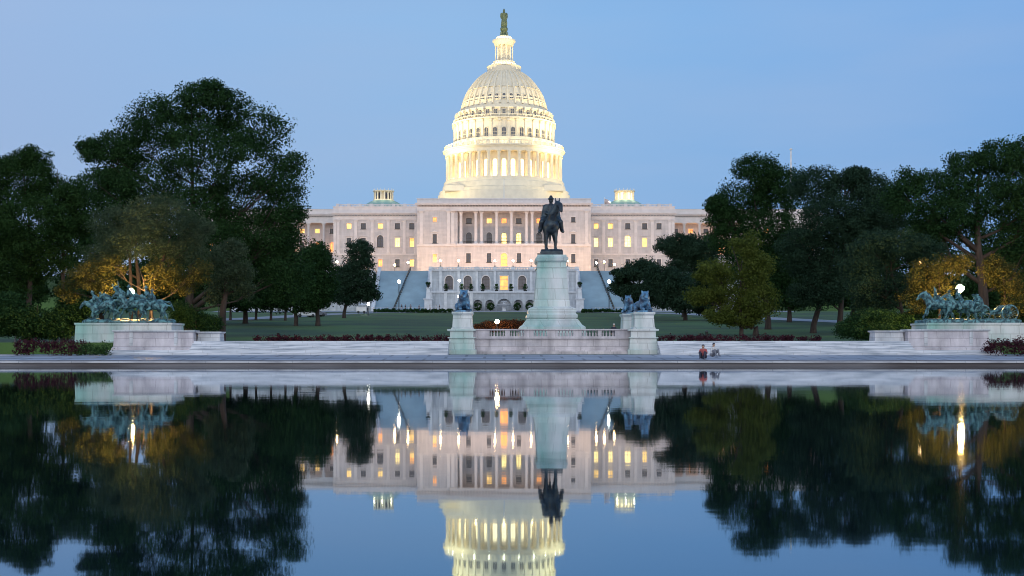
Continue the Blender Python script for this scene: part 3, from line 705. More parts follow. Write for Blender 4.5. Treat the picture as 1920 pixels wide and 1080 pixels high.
for i in range(90): xx = -xl + .3 + i * (2 * xl - .6) / 89; mb.lathe([(.10, zu(505)), (.15, zu(504)), (.07, zu(502))], xx, Du + .1, 6)
mb.box(-xl, xl, Du - .1, Du + .3, zu(502), zu(500.8))
for p in (808, 826, 860, 894, 928, 962, 996, 1030, 1064, 1082): xx = (p - 945) * Du / F; mb.box(xx - .55, xx + .55, Du - .3, Du + .5, zu(505), zu(500)); mb.box(xx - .35, xx + .35, Du - .22, Du + .02, zl(549), zu(508))
mb.build('balustrade', M['terrace_trim'], TR)

for p in (808, 835, 860, 884, 1006, 1030, 1055, 1082):
    mb = MB()
    xx = (p - 945) * Dl / F; mb.box(xx - .4, xx + .4, Dl - .22, Dl + .02, 10, zl(549)); mb.build('pilaster', M['terrace_trim'], TR)
for x in awx: window(TR, x, zu(543), zu(517), 2.1, Du, 'dark', True, sill=False)
window(TR, 0, zu(544), zu(517), 2.3, Du, 'o', False, name='door', sill=False)

# great stairs
def stair(xa, xb, label):
    t = thing('staircase', label, 'staircase', ((xa + xb) / 2, 352, 10.4), 'great stone stairs flanking the terrace')
    mb = MB(); n = 74; y0, y1 = 351.0, 369.0; z0, z1 = 10.4, 22.3
    for i in range(n):
        za = z0 + (z1 - z0) * i / n; zb_ = z0 + (z1 - z0) * (i + 1) / n; ya = y0 + (y1 - y0) * i / n
        mb.box(xa, xb, ya, y1, za - (.3 if i else .6), zb_ - .003)
    mb.build('steps', M['stair'], t)
    for x, s in ((xa, -1), (xb, 1)):
        mb = MB(); xx0, xx1 = sorted((x, x + s * .9))
        vs = [(xx0, y0 - .6, 10.2), (xx1, y0 - .6, 10.2), (xx1, y1 + 1, 10.2), (xx0, y1 + 1, 10.2), (xx0, y0 - .6, 11.5), (xx1, y0 - .6, 11.5), (xx1, y1 + 1, z1 + 1.1), (xx0, y1 + 1, z1 + 1.1)]
        mb.add(vs, [(0, 3, 2, 1), (4, 5, 6, 7), (0, 1, 5, 4), (1, 2, 6, 5), (2, 3, 7, 6), (3, 0, 4, 7)])
        mb.build('side_wall', M['terrace_trim'], t)
    mb = MB(); c = (xa + xb) / 2; lean = 3.2 if xa < 0 else -3.2
    for dx in (-.12, .12):
        mb.tube([(c - lean * .5 + dx, y0, z0 + .9), (c + lean * .5 + dx, y1, z1 + 1.0)], .09, 6)
    for i in range(19): u = i / 18; mb.tube([(c + lean * (u - .5), y0 + (y1 - y0) * u, z0 + (z1 - z0) * u), (c + lean * (u - .5), y0 + (y1 - y0) * u, z0 + (z1 - z0) * u + 1.0)], .08, 5)
    mb.build('handrail', M['metal_dark'], t)
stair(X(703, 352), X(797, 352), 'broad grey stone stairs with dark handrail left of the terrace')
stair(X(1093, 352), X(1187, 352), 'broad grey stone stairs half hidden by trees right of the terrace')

# promenade fence, piers
def leaves(centres, radii, size, n_per, squash=.75, up=.3, tmix=1., jitter=.8):
    """many leaf quads spread through clumps; returns a mesh"""
    C = np.repeat(np.asarray(centres, float), n_per, axis=0); RR = np.repeat(np.asarray(radii, float), n_per)
    n = len(C); d = RNG.normal(size=(n, 3)); d /= np.linalg.norm(d, axis=1)[:, None]
    rad = RR * (RNG.random(n) ** .45)
    P = C + d * rad[:, None] * np.array([1, 1, squash])
    N = d + RNG.normal(size=(n, 3)) * jitter + np.array([0, 0, up]); N /= np.linalg.norm(N, axis=1)[:, None]
    A = RNG.normal(size=(n, 3)); U = np.cross(N, A); U /= np.linalg.norm(U, axis=1)[:, None]; V = np.cross(N, U)
    sz = size * (.6 + .8 * RNG.random(n)); U *= sz[:, None] * .5; V *= sz[:, None] * .32
    vs = np.empty((n, 4, 3)); vs[:, 0] = P - U; vs[:, 1] = P - V; vs[:, 2] = P + U; vs[:, 3] = P + V
    me = bpy.data.meshes.new('crown'); me.vertices.add(n * 4); me.vertices.foreach_set('co', vs.ravel())
    me.loops.add(n * 4); me.loops.foreach_set('vertex_index', np.arange(n * 4, dtype=np.int32))
    me.polygons.add(n); me.polygons.foreach_set('loop_start', np.arange(0, n * 4, 4, dtype=np.int32))
    me.update(); me.validate()
    ct = np.repeat(RNG.random(len(centres)), n_per)
    t = np.clip(.6 * ct + .4 * RNG.random(n), 0, 1) * tmix
    at = me.attributes.new('tint', 'FLOAT', 'FACE'); at.data.foreach_set('value', t.astype(np.float32))
    return me
def tree(name, label, D, trunks, lobes, leaf, mt, group=None, ground=None, tr=.35, dens=1., n_per=60, clump=1.25, gap=.0, cat='tree', limb=True):
    g = gz(D) if ground is None else ground
    x0 = X(trunks[0][0], D); t = thing(name, label, cat, (x0, D, g), group)
    cs, rs, ctr, ins = [], [], [], []
    for lb in lobes:
        px, py, rx, ry = lb[:4]; dD = lb[4] if len(lb) > 4 else random.uniform(-.5, .5) * rx * D / F
        c = Vector((X(px, D + dD), D + dD, Z(py, D + dD))); a = rx * D / F; b_ = ry * D / F; dd = (a + b_) / 2
        ctr.append((c, a, b_))
        cr = min(clump, .45 * b_ + .25)
        n = int(dens * 6.6 * (a * b_ + a * dd + b_ * dd) / (cr * cr) * .72 * min(1, cr / clump) ** .9) + 4
        d = RNG.normal(size=(n, 3)); d /= np.linalg.norm(d, axis=1)[:, None]
        sc = .62 + .36 * RNG.random(n); p = d * sc[:, None] * np.array([a, dd, b_]) * (1 - .12 * RNG.random((n, 1)))
        p[:, 2] = np.maximum(p[:, 2], -b_ * .8)
        for q_ in p:
            if q_[1] > dd * .45 and random.random() < .5: continue          # thinner on the far side
            cs.append((c.x + q_[0], c.y + q_[1], max(c.z + q_[2], g + .5))); rs.append(cr * random.uniform(.6, 1.15))
        for _ in range(int(n * .22)):                                      # inner foliage
            q_ = RNG.normal(size=3); q_ *= .6 * RNG.random() ** .4 / np.linalg.norm(q_)
            ins.append((c.x + q_[0] * a, c.y + q_[1] * dd, max(c.z + q_[2] * b_, g + .5)))
    me = leaves(cs + ins, rs + [clump * .9] * len(ins), leaf * .82, int(n_per * 1.35)); me.name = 'crown'; me.transform(Matrix.Translation(-Vector((x0, D, g)))); me.materials.append(mt)
    link('crown', me, t)
    mb = MB()
    low = min(c[0].z - c[2] for c in ctr); top = max(c[0].z + c[2] * .5 for c in ctr)
    for k, (px, r) in enumerate(trunks):
        bx = X(px, D); mine = [c for i, c in enumerate(ctr) if i % len(trunks) == k] or ctr
        mx_ = sum(c[0].x for c in mine) / len(mine); fz = g + max(.6, (low - g) * .9)
        lead = [Vector((bx, D, g - .3)), Vector((bx, D, g + .25)), Vector((bx + .1 * r, D, g + 1)), Vector((bx + (mx_ - bx) * .12, D, fz))]
        H = top - fz
        for u in (.35, .65, 1.): lead.append(Vector((bx + (mx_ - bx) * (.12 + .7 * u) + random.uniform(-.03, .03) * H, D + random.uniform(-.3, .3), fz + H * u * .9)))
        rr = [r * 1.5, r * 1.15, r, r * .88, r * .62, r * .36, r * .1]
        mb.tube([tuple(v) for v in lead], rr, 10)
        def on(z):
            for (p, q), (ra, rb2) in zip(zip(lead[2:-1], lead[3:]), zip(rr[2:-1], rr[3:])):
                if p.z <= z <= q.z: f = (z - p.z) / max(.01, q.z - p.z); return p.lerp(q, f), ra + (rb2 - ra) * f
            return (lead[3].copy(), rr[3])
        for c, a, b_ in mine:
            hd = abs(c.x - lead[3].x); st_, rs_ = on(max(fz * 1.0, min(c.z - .55 * hd - .1 * H + random.uniform(-.1, .1) * H, top * .8)))
            mid = st_.lerp(c, .5) + Vector((random.uniform(-.3, .3), random.uniform(-.3, .3), -.06 * (c - st_).length))
            rl = min(rs_ * .65, r * (.5 if c.z > fz + .3 * H else .3))
            mb.tube([tuple(st_), tuple(st_.lerp(mid, .5)), tuple(mid), tuple(c)], [rl, rl * .75, rl * .5, rl * .2], 7)
            for _ in range(4):
                e = c + Vector((random.uniform(-a, a) * .75, random.uniform(-.6, .6) * a, random.uniform(-.2, .8) * b_)); mm = mid.lerp(e, .5) + Vector((0, 0, .2))
                mb.tube([tuple(mid), tuple(mm), tuple(e)], [rl * .42, rl * .25, rl * .07], 5)
    mb.build('trunk', M['bark'], t)
    return t

# piers with planters at the foot of the stairs
for px, lb in ((803, 'left'), (1087, 'right')):
    D = 348.0; x = X(px, D); t = thing('stone_pier', 'white stone pier with tapering shaft and dark shrub at the %s end of the terrace' % lb, 'pier', (x, D, gz(D)))
    mb = MB(); g = gz(D)
    mb.stack(x, D, [(1.2, 1.2, g - .2), (1.2, 1.2, g + .5), (1.0, 1.0, g + .55), (1.0, 1.0, Z(563, D)), (1.25, 1.25, Z(562, D)), (1.25, 1.25, Z(560, D)), (.62, .62, Z(559.9, D)), (.42, .42, Z(542, D)), (.6, .6, Z(541, D)), (.6, .6, Z(539.5, D))])
    mb.build('pier', M['terrace_trim'], t)
    mb = MB(); mb.lathe([(.3, Z(539.5, D)), (.25, Z(538.5, D)), (.55, Z(535.5, D)), (.6, Z(535, D))], x, D, 12); mb.build('urn', M['metal_dark'], t)
    me = leaves([(0, 0, .5)], [.75], .28, 260); me.materials.append(M['leaf_dark']); link('shrub', me, t, (x, D, Z(535, D)))
# round bushes in front of the lower wall
for px, w in ((874, 'nearest the lion statue'), (896, 'second from the lion statue'), (920, 'just left of the fountain'), (970, 'just right of the fountain'), (993, 'beside the tall pedestal')):
    D = 350.0; x = X(px, D); t = thing('round_bush', 'clipped round dark bush before the terrace wall, %s' % w, 'bush', (x, D, gz(D)), 'round bushes before the terrace wall')
    cs = []; r = 1.05
    for i in range(46):
        d = RNG.normal(size=3); d /= np.linalg.norm(d); cs.append(tuple(d * r * .85 + np.array([0, 0, 1.35])))
    me = leaves(cs, [.32] * 46, .22, 40); me.materials.append(M['leaf_dark']); link('foliage', me, t, (x, D, gz(D)))
    mb = MB(); mb.tube([(x, D, gz(D) - .1), (x, D, gz(D) + 1.2)], .1, 6); mb.build('stem', M['bark'], t)
# wall fountain
D = 349.0; t = thing('fountain', 'small wide stone fountain basin below the lit terrace door', 'fountain', (0, D, gz(D)))
mb = MB(); g = gz(D); mb.lathe([(.7, g - .1), (.5, g + .5), (.45, g + 1.2), (1.9, g + 1.75), (2.1, g + 1.9), (2.0, g + 1.95), (.3, g + 1.7)], 0, D, 24); mb.build('basin', M['terrace_trim'], t)
mb = MB(); mb.lathe([(.25, g + 1.7), (.2, g + 2.4), (.9, g + 2.7), (.9, g + 2.75), (.1, g + 2.7)], 0, D, 16); mb.build('upper_bowl', M['terrace_trim'], t)
# potted shrubs on the ledge
for px, w in ((836, 'left of the first arched window'), (866, 'between first and second arched windows'), (883, 'right of the second arched window'), (905, 'in front of the third arched window'), (931, 'left of the orange lit door'), (958, 'right of the orange lit door'), (985, 'in front of the arched window by the pedestal')):
    D = 356.0; zf = zl(549); x = X(px, D); t = thing('potted_shrub', 'dark potted shrub on terrace ledge %s' % w, 'potted plant', (x, D, zf), 'potted shrubs on the terrace ledge')
    mb = MB(); mb.lathe([(.35, zf), (.5, zf + .9), (.6, zf + 1.0)], x, D, 12); mb.build('pot', M['metal_dark'], t)
    me = leaves([(0, 0, 1.6), (0, 0, 2.3)], [.75, .45], .22, 260); me.materials.append(M['leaf_dark']); link('foliage', me, t, (x, D, zf))
# lawn-top fence and low hedge
for a, b_, lb in ((700, 838, 'left'), (1110, 1200, 'right')):
    D = 338.0; xa, xb = X(a, D), X(b_, D); t = thing('railing', 'low pale metal railing along the top of the lawn, %s part' % lb, 'railing', (xa, D, gz(D)), 'railings along the top of the lawn')
    mb = MB(); g = gz(D); n = int((xb - xa) / .9)
    for i in range(n + 1): xx = xa + (xb - xa) * i / n; mb.box(xx - .04, xx + .04, D - .04, D + .04, g, g + 1.2)
    mb.build('posts', M['cope'], t)
    mb = MB(); mb.box(xa, xb, D - .05, D + .05, g + 1.2, g + 1.28); mb.box(xa, xb, D - .03, D + .03, g + .25, g + .31); mb.build('rail', M['cope'], t)
def hedge(name, label, D, a, b_, z0, z1, depth, mt, leaf=.16, dens=1., group=None, cr=.35, n_per=34):
    xa, xb = X(a, D), X(b_, D); t = thing(name, label, 'hedge', ((xa + xb) / 2, D, z0), group)
    h = z1 - z0; cr = min(cr, h * .6); n = int(dens * (xb - xa) * (h + depth) / (cr * cr) * .9)
    cs = np.stack([RNG.uniform(xa, xb, n), RNG.uniform(D - depth / 2, D + depth / 2, n), z0 + (h - cr * .5) * RNG.random(n) ** .6 + .12 * RNG.normal(size=n)], 1)
    me = leaves(cs, cr * (.6 + .8 * RNG.random(n)), leaf, n_per); me.transform(Matrix.Translation(-Vector(t.location))); me.materials.append(mt); me.name = 'foliage'
    link('foliage', me, t)
    mb = MB(); k = max(2, int((xb - xa) / 1.2))
    for i in range(k): xx = xa + (i + .5) * (xb - xa) / k; mb.tube([(xx, D, z0 - .1), (xx + .1, D, z0 + h * .6)], .03, 5)
    mb.build('stem', M['bark'], t)
hedge('low_hedge', 'long dark low hedge along the top edge of the lawn', 333., 700, 850, gz(333), gz(333) + .9, 1.2, M['leaf_dark'], .3, .8)
hedge('low_hedge', 'dark low hedge at lawn top between pedestal and right lions', 333., 1090, 1190, gz(333), gz(333) + .9, 1.2, M['leaf_dark'], .3, .8)
hedge('red_hedge', 'low purple-red hedge edging the lawn left of the monument', 118.5, 478, 842, 1.58, Z(630.5, 118.5), 1.4, M['leaf_red'], .15, .8, 'purple-red hedges edging the lawn')
hedge('red_hedge', 'low purple-red hedge edging the lawn right of the monument', 118.5, 1236, 1535, 1.58, Z(629, 118.5), 1.4, M['leaf_red'], .15, .8, 'purple-red hedges edging the lawn')
hedge('red_hedge', 'dark red hedge left of the cavalry monument', 92., 28, 154, .55, Z(637, 92), 1.6, M['leaf_red'], .13, 1.)
hedge('green_hedge', 'short dark green hedge beside the cavalry monument wall', 92., 152, 213, .55, Z(645, 92), 1.4, M['leaf_mid'], .12, 1.)
hedge('red_hedge', 'purple-red bushy hedge right of the artillery monument', 92., 1849, 1990, .55, Z(636, 92), 1.8, M['leaf_red'], .13, 1.)

# ------------------------------------------------------------------ the central monument
def pedestal(mb, cx, cy, prof): mb.stack(cx, cy, prof)
PM = thing('memorial_platform', 'long pale stone platform with balustrade and corner buttresses in front of the pedestal', 'platform', (X(1037, 97), 97, .6))
D = 96.0; z_ = lambda p: Z(p, D)
mb = MB()
xa, xb = X(846, D), X(1229, D)
mb.box(xa, xb, D, D + 20, .6, z_(632)); mb.box(xa - .0, xb, D - .12, D, z_(636), z_(632)); mb.box(xa, xb, D - .5, D, .5, z_(659)); mb.box(xa, xb, D - .28, D, z_(659), z_(657))
mb.build('platform_wall', M['marble_pink'], PM)
mb = MB()
mb.box(xa + 1.6, xb - 1.6, D - .1, D + .45, z_(632), z_(630.5)); mb.box(xa + 1.6, xb - 1.6, D - .14, D + .5, z_(619.5), z_(617))
posts = [(888, 919), (948, 956), (985, 1001), (1069, 1079), (1093, 1092), (1120, 1127), (1152, 1185)]
posts = [(884, 918), (947, 956), (983, 1001), (1026, 1046), (1075, 1091), (1121, 1128), (1153, 1190)]
for a, b_ in posts: mb.box(X(a, D), X(b_, D), D - .07, D + .42, z_(630.5), z_(619.5))
mb.build('rail', M['marble_pink'], PM)
for (a, b_), (c, d) in zip(posts[:-1], posts[1:]):
    mb = MB(); x0, x1 = X(b_, D), X(c, D); n = max(3, int((x1 - x0) / .21))
    for i in range(n):
        xx = x0 + (i + .5) * (x1 - x0) / n; za, zb_ = z_(630.5), z_(619.5); h = zb_ - za
        mb.lathe([(.075, za), (.075, za + h * .12), (.04, za + h * .2), (.085, za + h * .38), (.045, za + h * .65), (.035, za + h * .85), (.075, za + h * .9), (.075, zb_)], xx, D + .17, 8)
    mb.build('balusters', M['marble_pink'], PM)
for a, b_ in ((838, 893), (1178, 1236)):
    mb = MB(); c = (X(a, 95) + X(b_, 95)) / 2; hx = (X(b_, 95) - X(a, 95)) / 2
    pedestal(mb, c, 96.6, [(hx, 1.6, .5), (hx, 1.6, Z(656, 95)), (hx - .1, 1.5, Z(655, 95)), (hx - .16, 1.4, Z(634.5, 95)), (hx - .05, 1.55, Z(634, 95)), (hx - .05, 1.55, Z(632.5, 95)), (hx - .22, 1.45, Z(632, 95)), (hx - .22, 1.45, Z(621, 95)), (hx - .02, 1.6, Z(620, 95)), (hx - .02, 1.6, Z(617, 95))])
    mb.build('buttress', M['marble_green'], PM)

lion_l = [((-1.0, 0, .5), (.3, 0, .62), .42, .42), ((.3, 0, .65), (.62, 0, 1.05), .46, .44), ((.62, 0, 1.1), (.7, 0, 1.35), .46, .36), ((.95, 0, 1.32), (1.1, 0, 1.22), .26, .18), ((1.1, 0, 1.2), (1.24, 0, 1.14), .17, .13),
          ((-1.0, .3, .4), (-.6, .42, .3), .34, .24), ((-1.0, -.3, .4), (-.6, -.42, .3), .34, .24), ((-.6, .44, .15), (-.1, .46, .12), .14, .13), ((-.6, -.44, .15), (-.1, -.46, .12), .14, .13),
          ((.55, .27, .75), (.85, .33, .3), .25, .16), ((.55, -.27, .75), (.85, -.33, .3), .25, .16), ((.85, .33, .2), (1.35, .33, .13), .16, .15), ((.85, -.33, .2), (1.35, -.33, .13), .16, .15),
          ((.75, .24, 1.6), (.76, .28, 1.72), .1, .06), ((.75, -.24, 1.6), (.76, -.28, 1.72), .1, .06), ((-1.3, .1, .4), (-1.2, .6, .15), .07, .07), ((-1.2, .6, .15), (-.6, .75, .1), .06, .09)]
LION = organic(lion_l, [((.55, 0, .85), (.42, .46, .5))], voxel=.05, smooth=1)
for i, (px, D, pc, dx, cap, lion_top, lb) in enumerate(((868, 97.5, 868, 0, 585.5, 543, 'left of the tall pedestal'), (1207, 97.5, 1205, 0, 586, 545, 'at the right front corner'), (1182, 104, 1184, 0, 589, 553, 'partly hidden behind the front right lion'))):
    c = X(pc, D); zt = Z(cap, D); k = D / F; hx = 18.6 * k
    t = thing('statue_plinth', 'pale stone plinth carrying the bronze lion %s' % lb, 'plinth', (c, D, 2.4), 'stone plinths of the lions')
    b0 = 2.4 if i < 2 else Z(632, 96)
    mb = MB(); mb.stack(c, D, [(hx * 1.12, 1.5, b0), (hx * 1.12, 1.5, b0 + .12), (hx * 1.0, 1.35, b0 + .24), (hx * .93, 1.25, zt - .28), (hx * .97, 1.3, zt - .2), (hx * 1.06, 1.42, zt - .12), (hx * 1.06, 1.42, zt)])
    mb.build('plinth', M['marble_green'], t)
    t = thing('lion_statue', 'blue-green bronze lion lying with raised head on plinth %s' % lb, 'statue', (c, D, zt), 'bronze lions around the pedestal')
    mb = MB(); mb.stack(c, D, [(hx * .86, 1.2, zt), (hx * .8, 1.15, zt + .13)]); mb.build('base_slab', M['bluebronze'], t)
    h = Z(lion_top, D) - zt - .1
    put('lion', LION, M['bluebronze'], t, (c, D + .25, zt + .1), rz=-math.pi / 2 + (.12, .2, -.5)[i], sc=h / 1.76)

D = 108.0; z_ = lambda p: Z(p, D); k = D / F; c = X(1033, D)
GP = thing('statue_pedestal', 'tall tapering marble pedestal streaked with green copper stains', 'pedestal', (c, D, 1.6))
mb = MB()
mb.stack(c, D, [(60 * k, 3.6, 1.6), (60 * k, 3.6, z_(614)), (54 * k, 3.4, z_(610)), (49 * k, 3.25, z_(603)), (46 * k, 3.15, z_(599.5)), (43 * k, 3.0, z_(599)), (46 * k, 3.1, z_(597)), (46.5 * k, 3.15, z_(592)), (43 * k, 3.05, z_(589)), (43 * k, 3.05, z_(588)), (44.5 * k, 3.08, z_(585)), (43 * k, 3.0, z_(580)), (38 * k, 2.8, z_(578)), (34 * k, 2.7, z_(576.5))])
mb.build('base', M['marble_green'], GP)
mb = MB(); mb.stack(c, D, [(32.5 * k, 2.5, z_(576.5)), (32.2 * k, 2.45, z_(566)), (31.2 * k, 2.4, z_(564)), (27 * k, 2.15, z_(506)), (28.2 * k, 2.2, z_(505)), (28.2 * k, 2.2, z_(503.5)), (26.5 * k, 2.1, z_(503)), (26.2 * k, 2.1, z_(495))]); mb.build('shaft', M['marble_green'], GP)
mb = MB(); mb.stack(c, D, [(26.2 * k, 2.1, z_(495)), (29.5 * k, 2.3, z_(492)), (30 * k, 2.35, z_(487)), (27.5 * k, 2.25, z_(485)), (26.5 * k, 2.15, z_(480.8))]); mb.build('cap', M['marble_green'], GP)
ES = thing('equestrian_statue', 'dark bronze rider in hat and cloak on a standing horse atop the tall pedestal', 'statue', (c, D, z_(480.8)))
zt = z_(480.8); mb = MB(); mb.stack(c, D, [(20.5 * k, 2.0, zt), (20.5 * k, 2.0, zt + .3), (19.5 * k, 1.9, zt + .42), (19 * k, 1.85, zt + .46)]); mb.build('base_slab', M['bronze'], ES)
sc = (z_(367) - zt - .46) / 2.80
put('horse', H_STAND, M['bronze'], ES, (c, D, zt + .44), rz=-math.pi / 2, sc=sc)
put('rider', RIDER, M['bronze'], ES, (c, D + .1, zt + .44 + .05), rz=-math.pi / 2, sc=sc)
mb = MB(); mb.mat(0)
def stp(x, y, z): return (c + y * sc, D - x * sc, zt + .44 + z * sc)
mb.tube([stp(1.38, .28, 1.85), stp(.9, .3, 1.8), stp(.4, .12, 1.82)], .03, 5); mb.tube([stp(1.38, .2, 1.85), stp(.9, -.1, 1.7), stp(.4, -.1, 1.82)], .03, 5)
mb.tube([stp(-.1, -.5, 1.75), stp(-.3, -.62, 1.2), stp(-.5, -.6, .85)], .04, 5)
mb.build('reins', M['bronze'], ES)

# ------------------------------------------------------------------ flanking monuments
def flank(side):
    D = 101.0; z_ = lambda p: Z(p, D)
    a, b_ = (155, 334) if side < 0 else (1722, 1905)
    c = (X(a, D) + X(b_, D)) / 2; hx = (X(b_, D) - X(a, D)) / 2
    t = thing('statue_pedestal', ('long low pale marble pedestal under the %s group' % ('cavalry' if side < 0 else 'artillery')), 'pedestal', (c, D, 1.3))
    mb = MB(); zt = z_(606); mb.stack(c, D, [(hx + .1, 2.0, .5), (hx + .1, 2.0, z_(640)), (hx, 1.9, z_(638)), (hx - .05, 1.85, zt - .2), (hx + .03, 1.93, zt - .14), (hx + .03, 1.93, zt)])
    mb.build('pedestal', M['marble_green'], t)
    D2 = 95.6
    for (a, b2, top, lb, dd) in (((213, 365, 619.5, 'in front of the cavalry pedestal', 0), (365, 410, 621.5, 'right end of the cavalry monument', .8)) if side < 0 else ((1700, 1854, 617.5, 'in front of the artillery pedestal', 0), (1644, 1701, 619.5, 'left end of the artillery monument', .8))):
        xa, xb = X(a, D2), X(b2, D2); zt2 = Z(top, D2); cc = (xa + xb) / 2; hh = (xb - xa) / 2 - .02
        w = thing('marble_wall', 'low pale marble parapet wall with moulded cap, %s' % lb, 'wall', (cc, D2 + dd, .6))
        mb = MB(); mb.stack(cc, D2 + dd + .6, [(hh + .1, .9, .6), (hh + .1, .9, Z(652, D2)), (hh, .78, Z(650, D2)), (hh - .06, .7, zt2 - .14)]); mb.build('wall', M['marble_pink'] if not dd else M['marble'], w)
        mb = MB(); mb.stack(cc, D2 + dd + .6, [(hh - .02, .78, zt2 - .14), (hh + .06, .86, zt2 - .08), (hh + .06, .86, zt2)])
        for i in range(1, 4 if not dd else 1): xx = xa + (xb - xa) * (i - .0) / 4 + (-.15 if i == 1 else .15 if i == 3 else 99); (xx < 90) and mb.box(xx - .12, xx + .12, D2 - .2, D2 - .08, Z(648, D2), zt2 - .15)
        mb.build('cap', M['marble'], w)
    return c, D, zt, hx
def wheel(parent, x, y, z, r, mt=None):
    key = ('wheel', round(r, 2))
    if key not in WIN:
        mb = MB(); n = 28; vs = []; fs = []
        for i in range(n):
            a = 2 * math.pi * i / n
            for rr, yy in ((r, -.05), (r, .05), (r - .09, .05), (r - .09, -.05)): vs.append((rr * math.cos(a), yy, rr * math.sin(a)))
        for i in range(n): j = (i + 1) % n; fs += [(i * 4 + k, j * 4 + k, j * 4 + (k + 1) % 4, i * 4 + (k + 1) % 4) for k in range(4)]
        mb.add(vs, fs)
        for i in range(14): a = 2 * math.pi * i / 14; mb.tube([(.06 * math.cos(a), 0, .06 * math.sin(a)), ((r - .07) * math.cos(a), 0, (r - .07) * math.sin(a))], .022, 5)
        mb.tube([(0, -.14, 0), (0, .14, 0)], .1, 10); WIN[key] = mb.mesh('wheel', M['verdigris'])
    return link('wheel', WIN[key], parent, (x, y, z))
# cavalry, charging left
c, D, zt, hx = flank(-1)
G = thing('cavalry_sculpture', 'green bronze group of charging cavalry horses and riders on low pedestal', 'sculpture', (c, D, zt))
mb = MB(); n = 26
rock = [((-hx + .4 + (2 * hx - .8) * (i + .5) / n, random.uniform(-.9, .9), random.uniform(.02, .14)), (random.uniform(.35, .7), random.uniform(.4, .9), random.uniform(.12, .3))) for i in range(n)]
put('ground_base', organic([((-hx + .6, 0, .05), (hx - .5, 0, .05), .2, .2)], [((0, 0, .05), (hx - .15, 1.5, .16))] + rock, voxel=.09, smooth=1), M['verdigris'], G, (c, D, zt + .02))
for i, (dx, dy, dz, s, mh, ry, rd, rz) in enumerate(((-1.55, -.9, .02, .95, H_CAN, .30, RIDER_L, 0), (-.85, .5, .14, 1.0, H_GAL, .02, RIDER_A, .1), (.35, -.7, .12, 1.0, H_GAL, -.06, RIDER_L, -.1), (1.45, .6, .12, 1.0, H_GAL, .0, RIDER_L, .06), (1.9, -.5, .08, .9, H_CAN, -.12, RIDER_L, .0), (-2.0, .9, .1, .85, H_GAL, .1, RIDER_L, .1))):
    put('horse', mh, M['verdigris'], G, (c + dx, D + dy, zt + dz + .1), rz=math.pi + rz, sc=s, ry=ry)
    o = put('rider', rd, M['verdigris'], G, (c + dx - (.05), D + dy, zt + dz + .1), rz=math.pi + rz, sc=s * .97, ry=ry)
mb = MB(); xx = X(222, D); mb.tube([(xx + .2, D, zt + 1.7), (xx - .05, D, zt + 3.25)], .045, 6); mb.tube([(xx + .05, D - .02, zt + 2.6), (xx + .45, D, zt + 2.2), (xx + .35, D, zt + 1.8)], [.14, .22, .1], 8); mb.build('standard', M['verdigris'], G)
# artillery, pulled left
c, D, zt, hx = flank(1)
G = thing('artillery_sculpture', 'green bronze group of horses pulling a limber and cannon on low pedestal', 'sculpture', (c, D, zt))
rock = [((-hx + .4 + (2 * hx - .8) * (i + .5) / n, random.uniform(-.9, .9), random.uniform(.0, .1)), (random.uniform(.4, .7), random.uniform(.4, .8), random.uniform(.1, .2))) for i in range(n)]
mb = MB(); mb.stack(c, D, [(hx - .15, 1.6, zt), (hx - .2, 1.55, zt + .22), (hx - .3, 1.5, zt + .26)]); mb.build('base_slab', M['verdigris'], G)
put('ground_base', organic([((-hx + .6, 0, .1), (hx - .5, 0, .1), .2, .2)], rock, voxel=.09), M['verdigris'], G, (c, D, zt + .08))
for i, (dx, dy, mh, ry, rd, s) in enumerate(((-2.55, -.75, H_CAN, -.14, None, .98), (-2.2, .45, H_CAN, -.05, RIDER_A, .94), (-.75, -.8, H_GAL, -.02, RIDER_L, .94), (-.9, .5, H_GAL, .0, RIDER_L, .9))):
    put('horse', mh, M['verdigris'], G, (c + dx, D + dy, zt + .22), rz=math.pi, sc=s, ry=ry)
    if rd: put('rider', rd, M['verdigris'], G, (c + dx, D + dy, zt + .22), rz=math.pi, sc=s * .95, ry=ry)
wx1, wx2, wz = X(1835, D), X(1886, D), Z(587.5, D); wr = 16 * D / F
for dy in (-.8, .8): wheel(G, wx1, D + dy, wz, wr); wheel(G, wx2, D + dy, wz, wr)
mb = MB(); mb.tube([(wx1, D - .8, wz), (wx1, D + .8, wz)], .06, 8); mb.box(wx1 - .4, wx1 + .45, D - .6, D + .6, wz + .12, wz + .6); mb.box(wx1 - .75, wx1 - .4, D - .55, D + .55, wz + .1, wz + .2)
mb.tube([(wx1 - .3, D, wz), (wx1 - 1.6, D, wz + .1)], .06, 6); mb.tube([(wx1 + .3, D, wz - .05), (wx1 + .8, D, wz - .1)], .06, 6); mb.build('limber', M['verdigris'], G)
seated = chain([(0, .1, .2), (-.4, .12, .2), (-.5, .12, -.2)], [.14, .11, .08]) + chain([(0, -.1, .2), (-.4, -.12, .2), (-.5, -.12, -.2)], [.14, .11, .08]) + chain([(0, 0, .25), (-.12, 0, .55), (-.25, 0, .72)], [.18, .2, .16]) + [((-.38, 0, .88), (-.4, 0, .93), .115, .11)] + chain([(-.25, .22, .72), (-.35, .3, .45), (-.5, .1, .4)], [.09, .08, .06]) + chain([(-.25, -.22, .72), (-.35, -.3, .45), (-.5, -.1, .4)], [.09, .08, .06])
SEAT = organic(seated, [((-.4, 0, .98), (.19, .17, .05))], voxel=.04, smooth=1)
for dx, dy in ((.1, -.35), (.15, .05), (.12, .42)): put('soldier', SEAT, M['verdigris'], G, (wx1 + dx, D + dy, wz + .5), sc=.95)
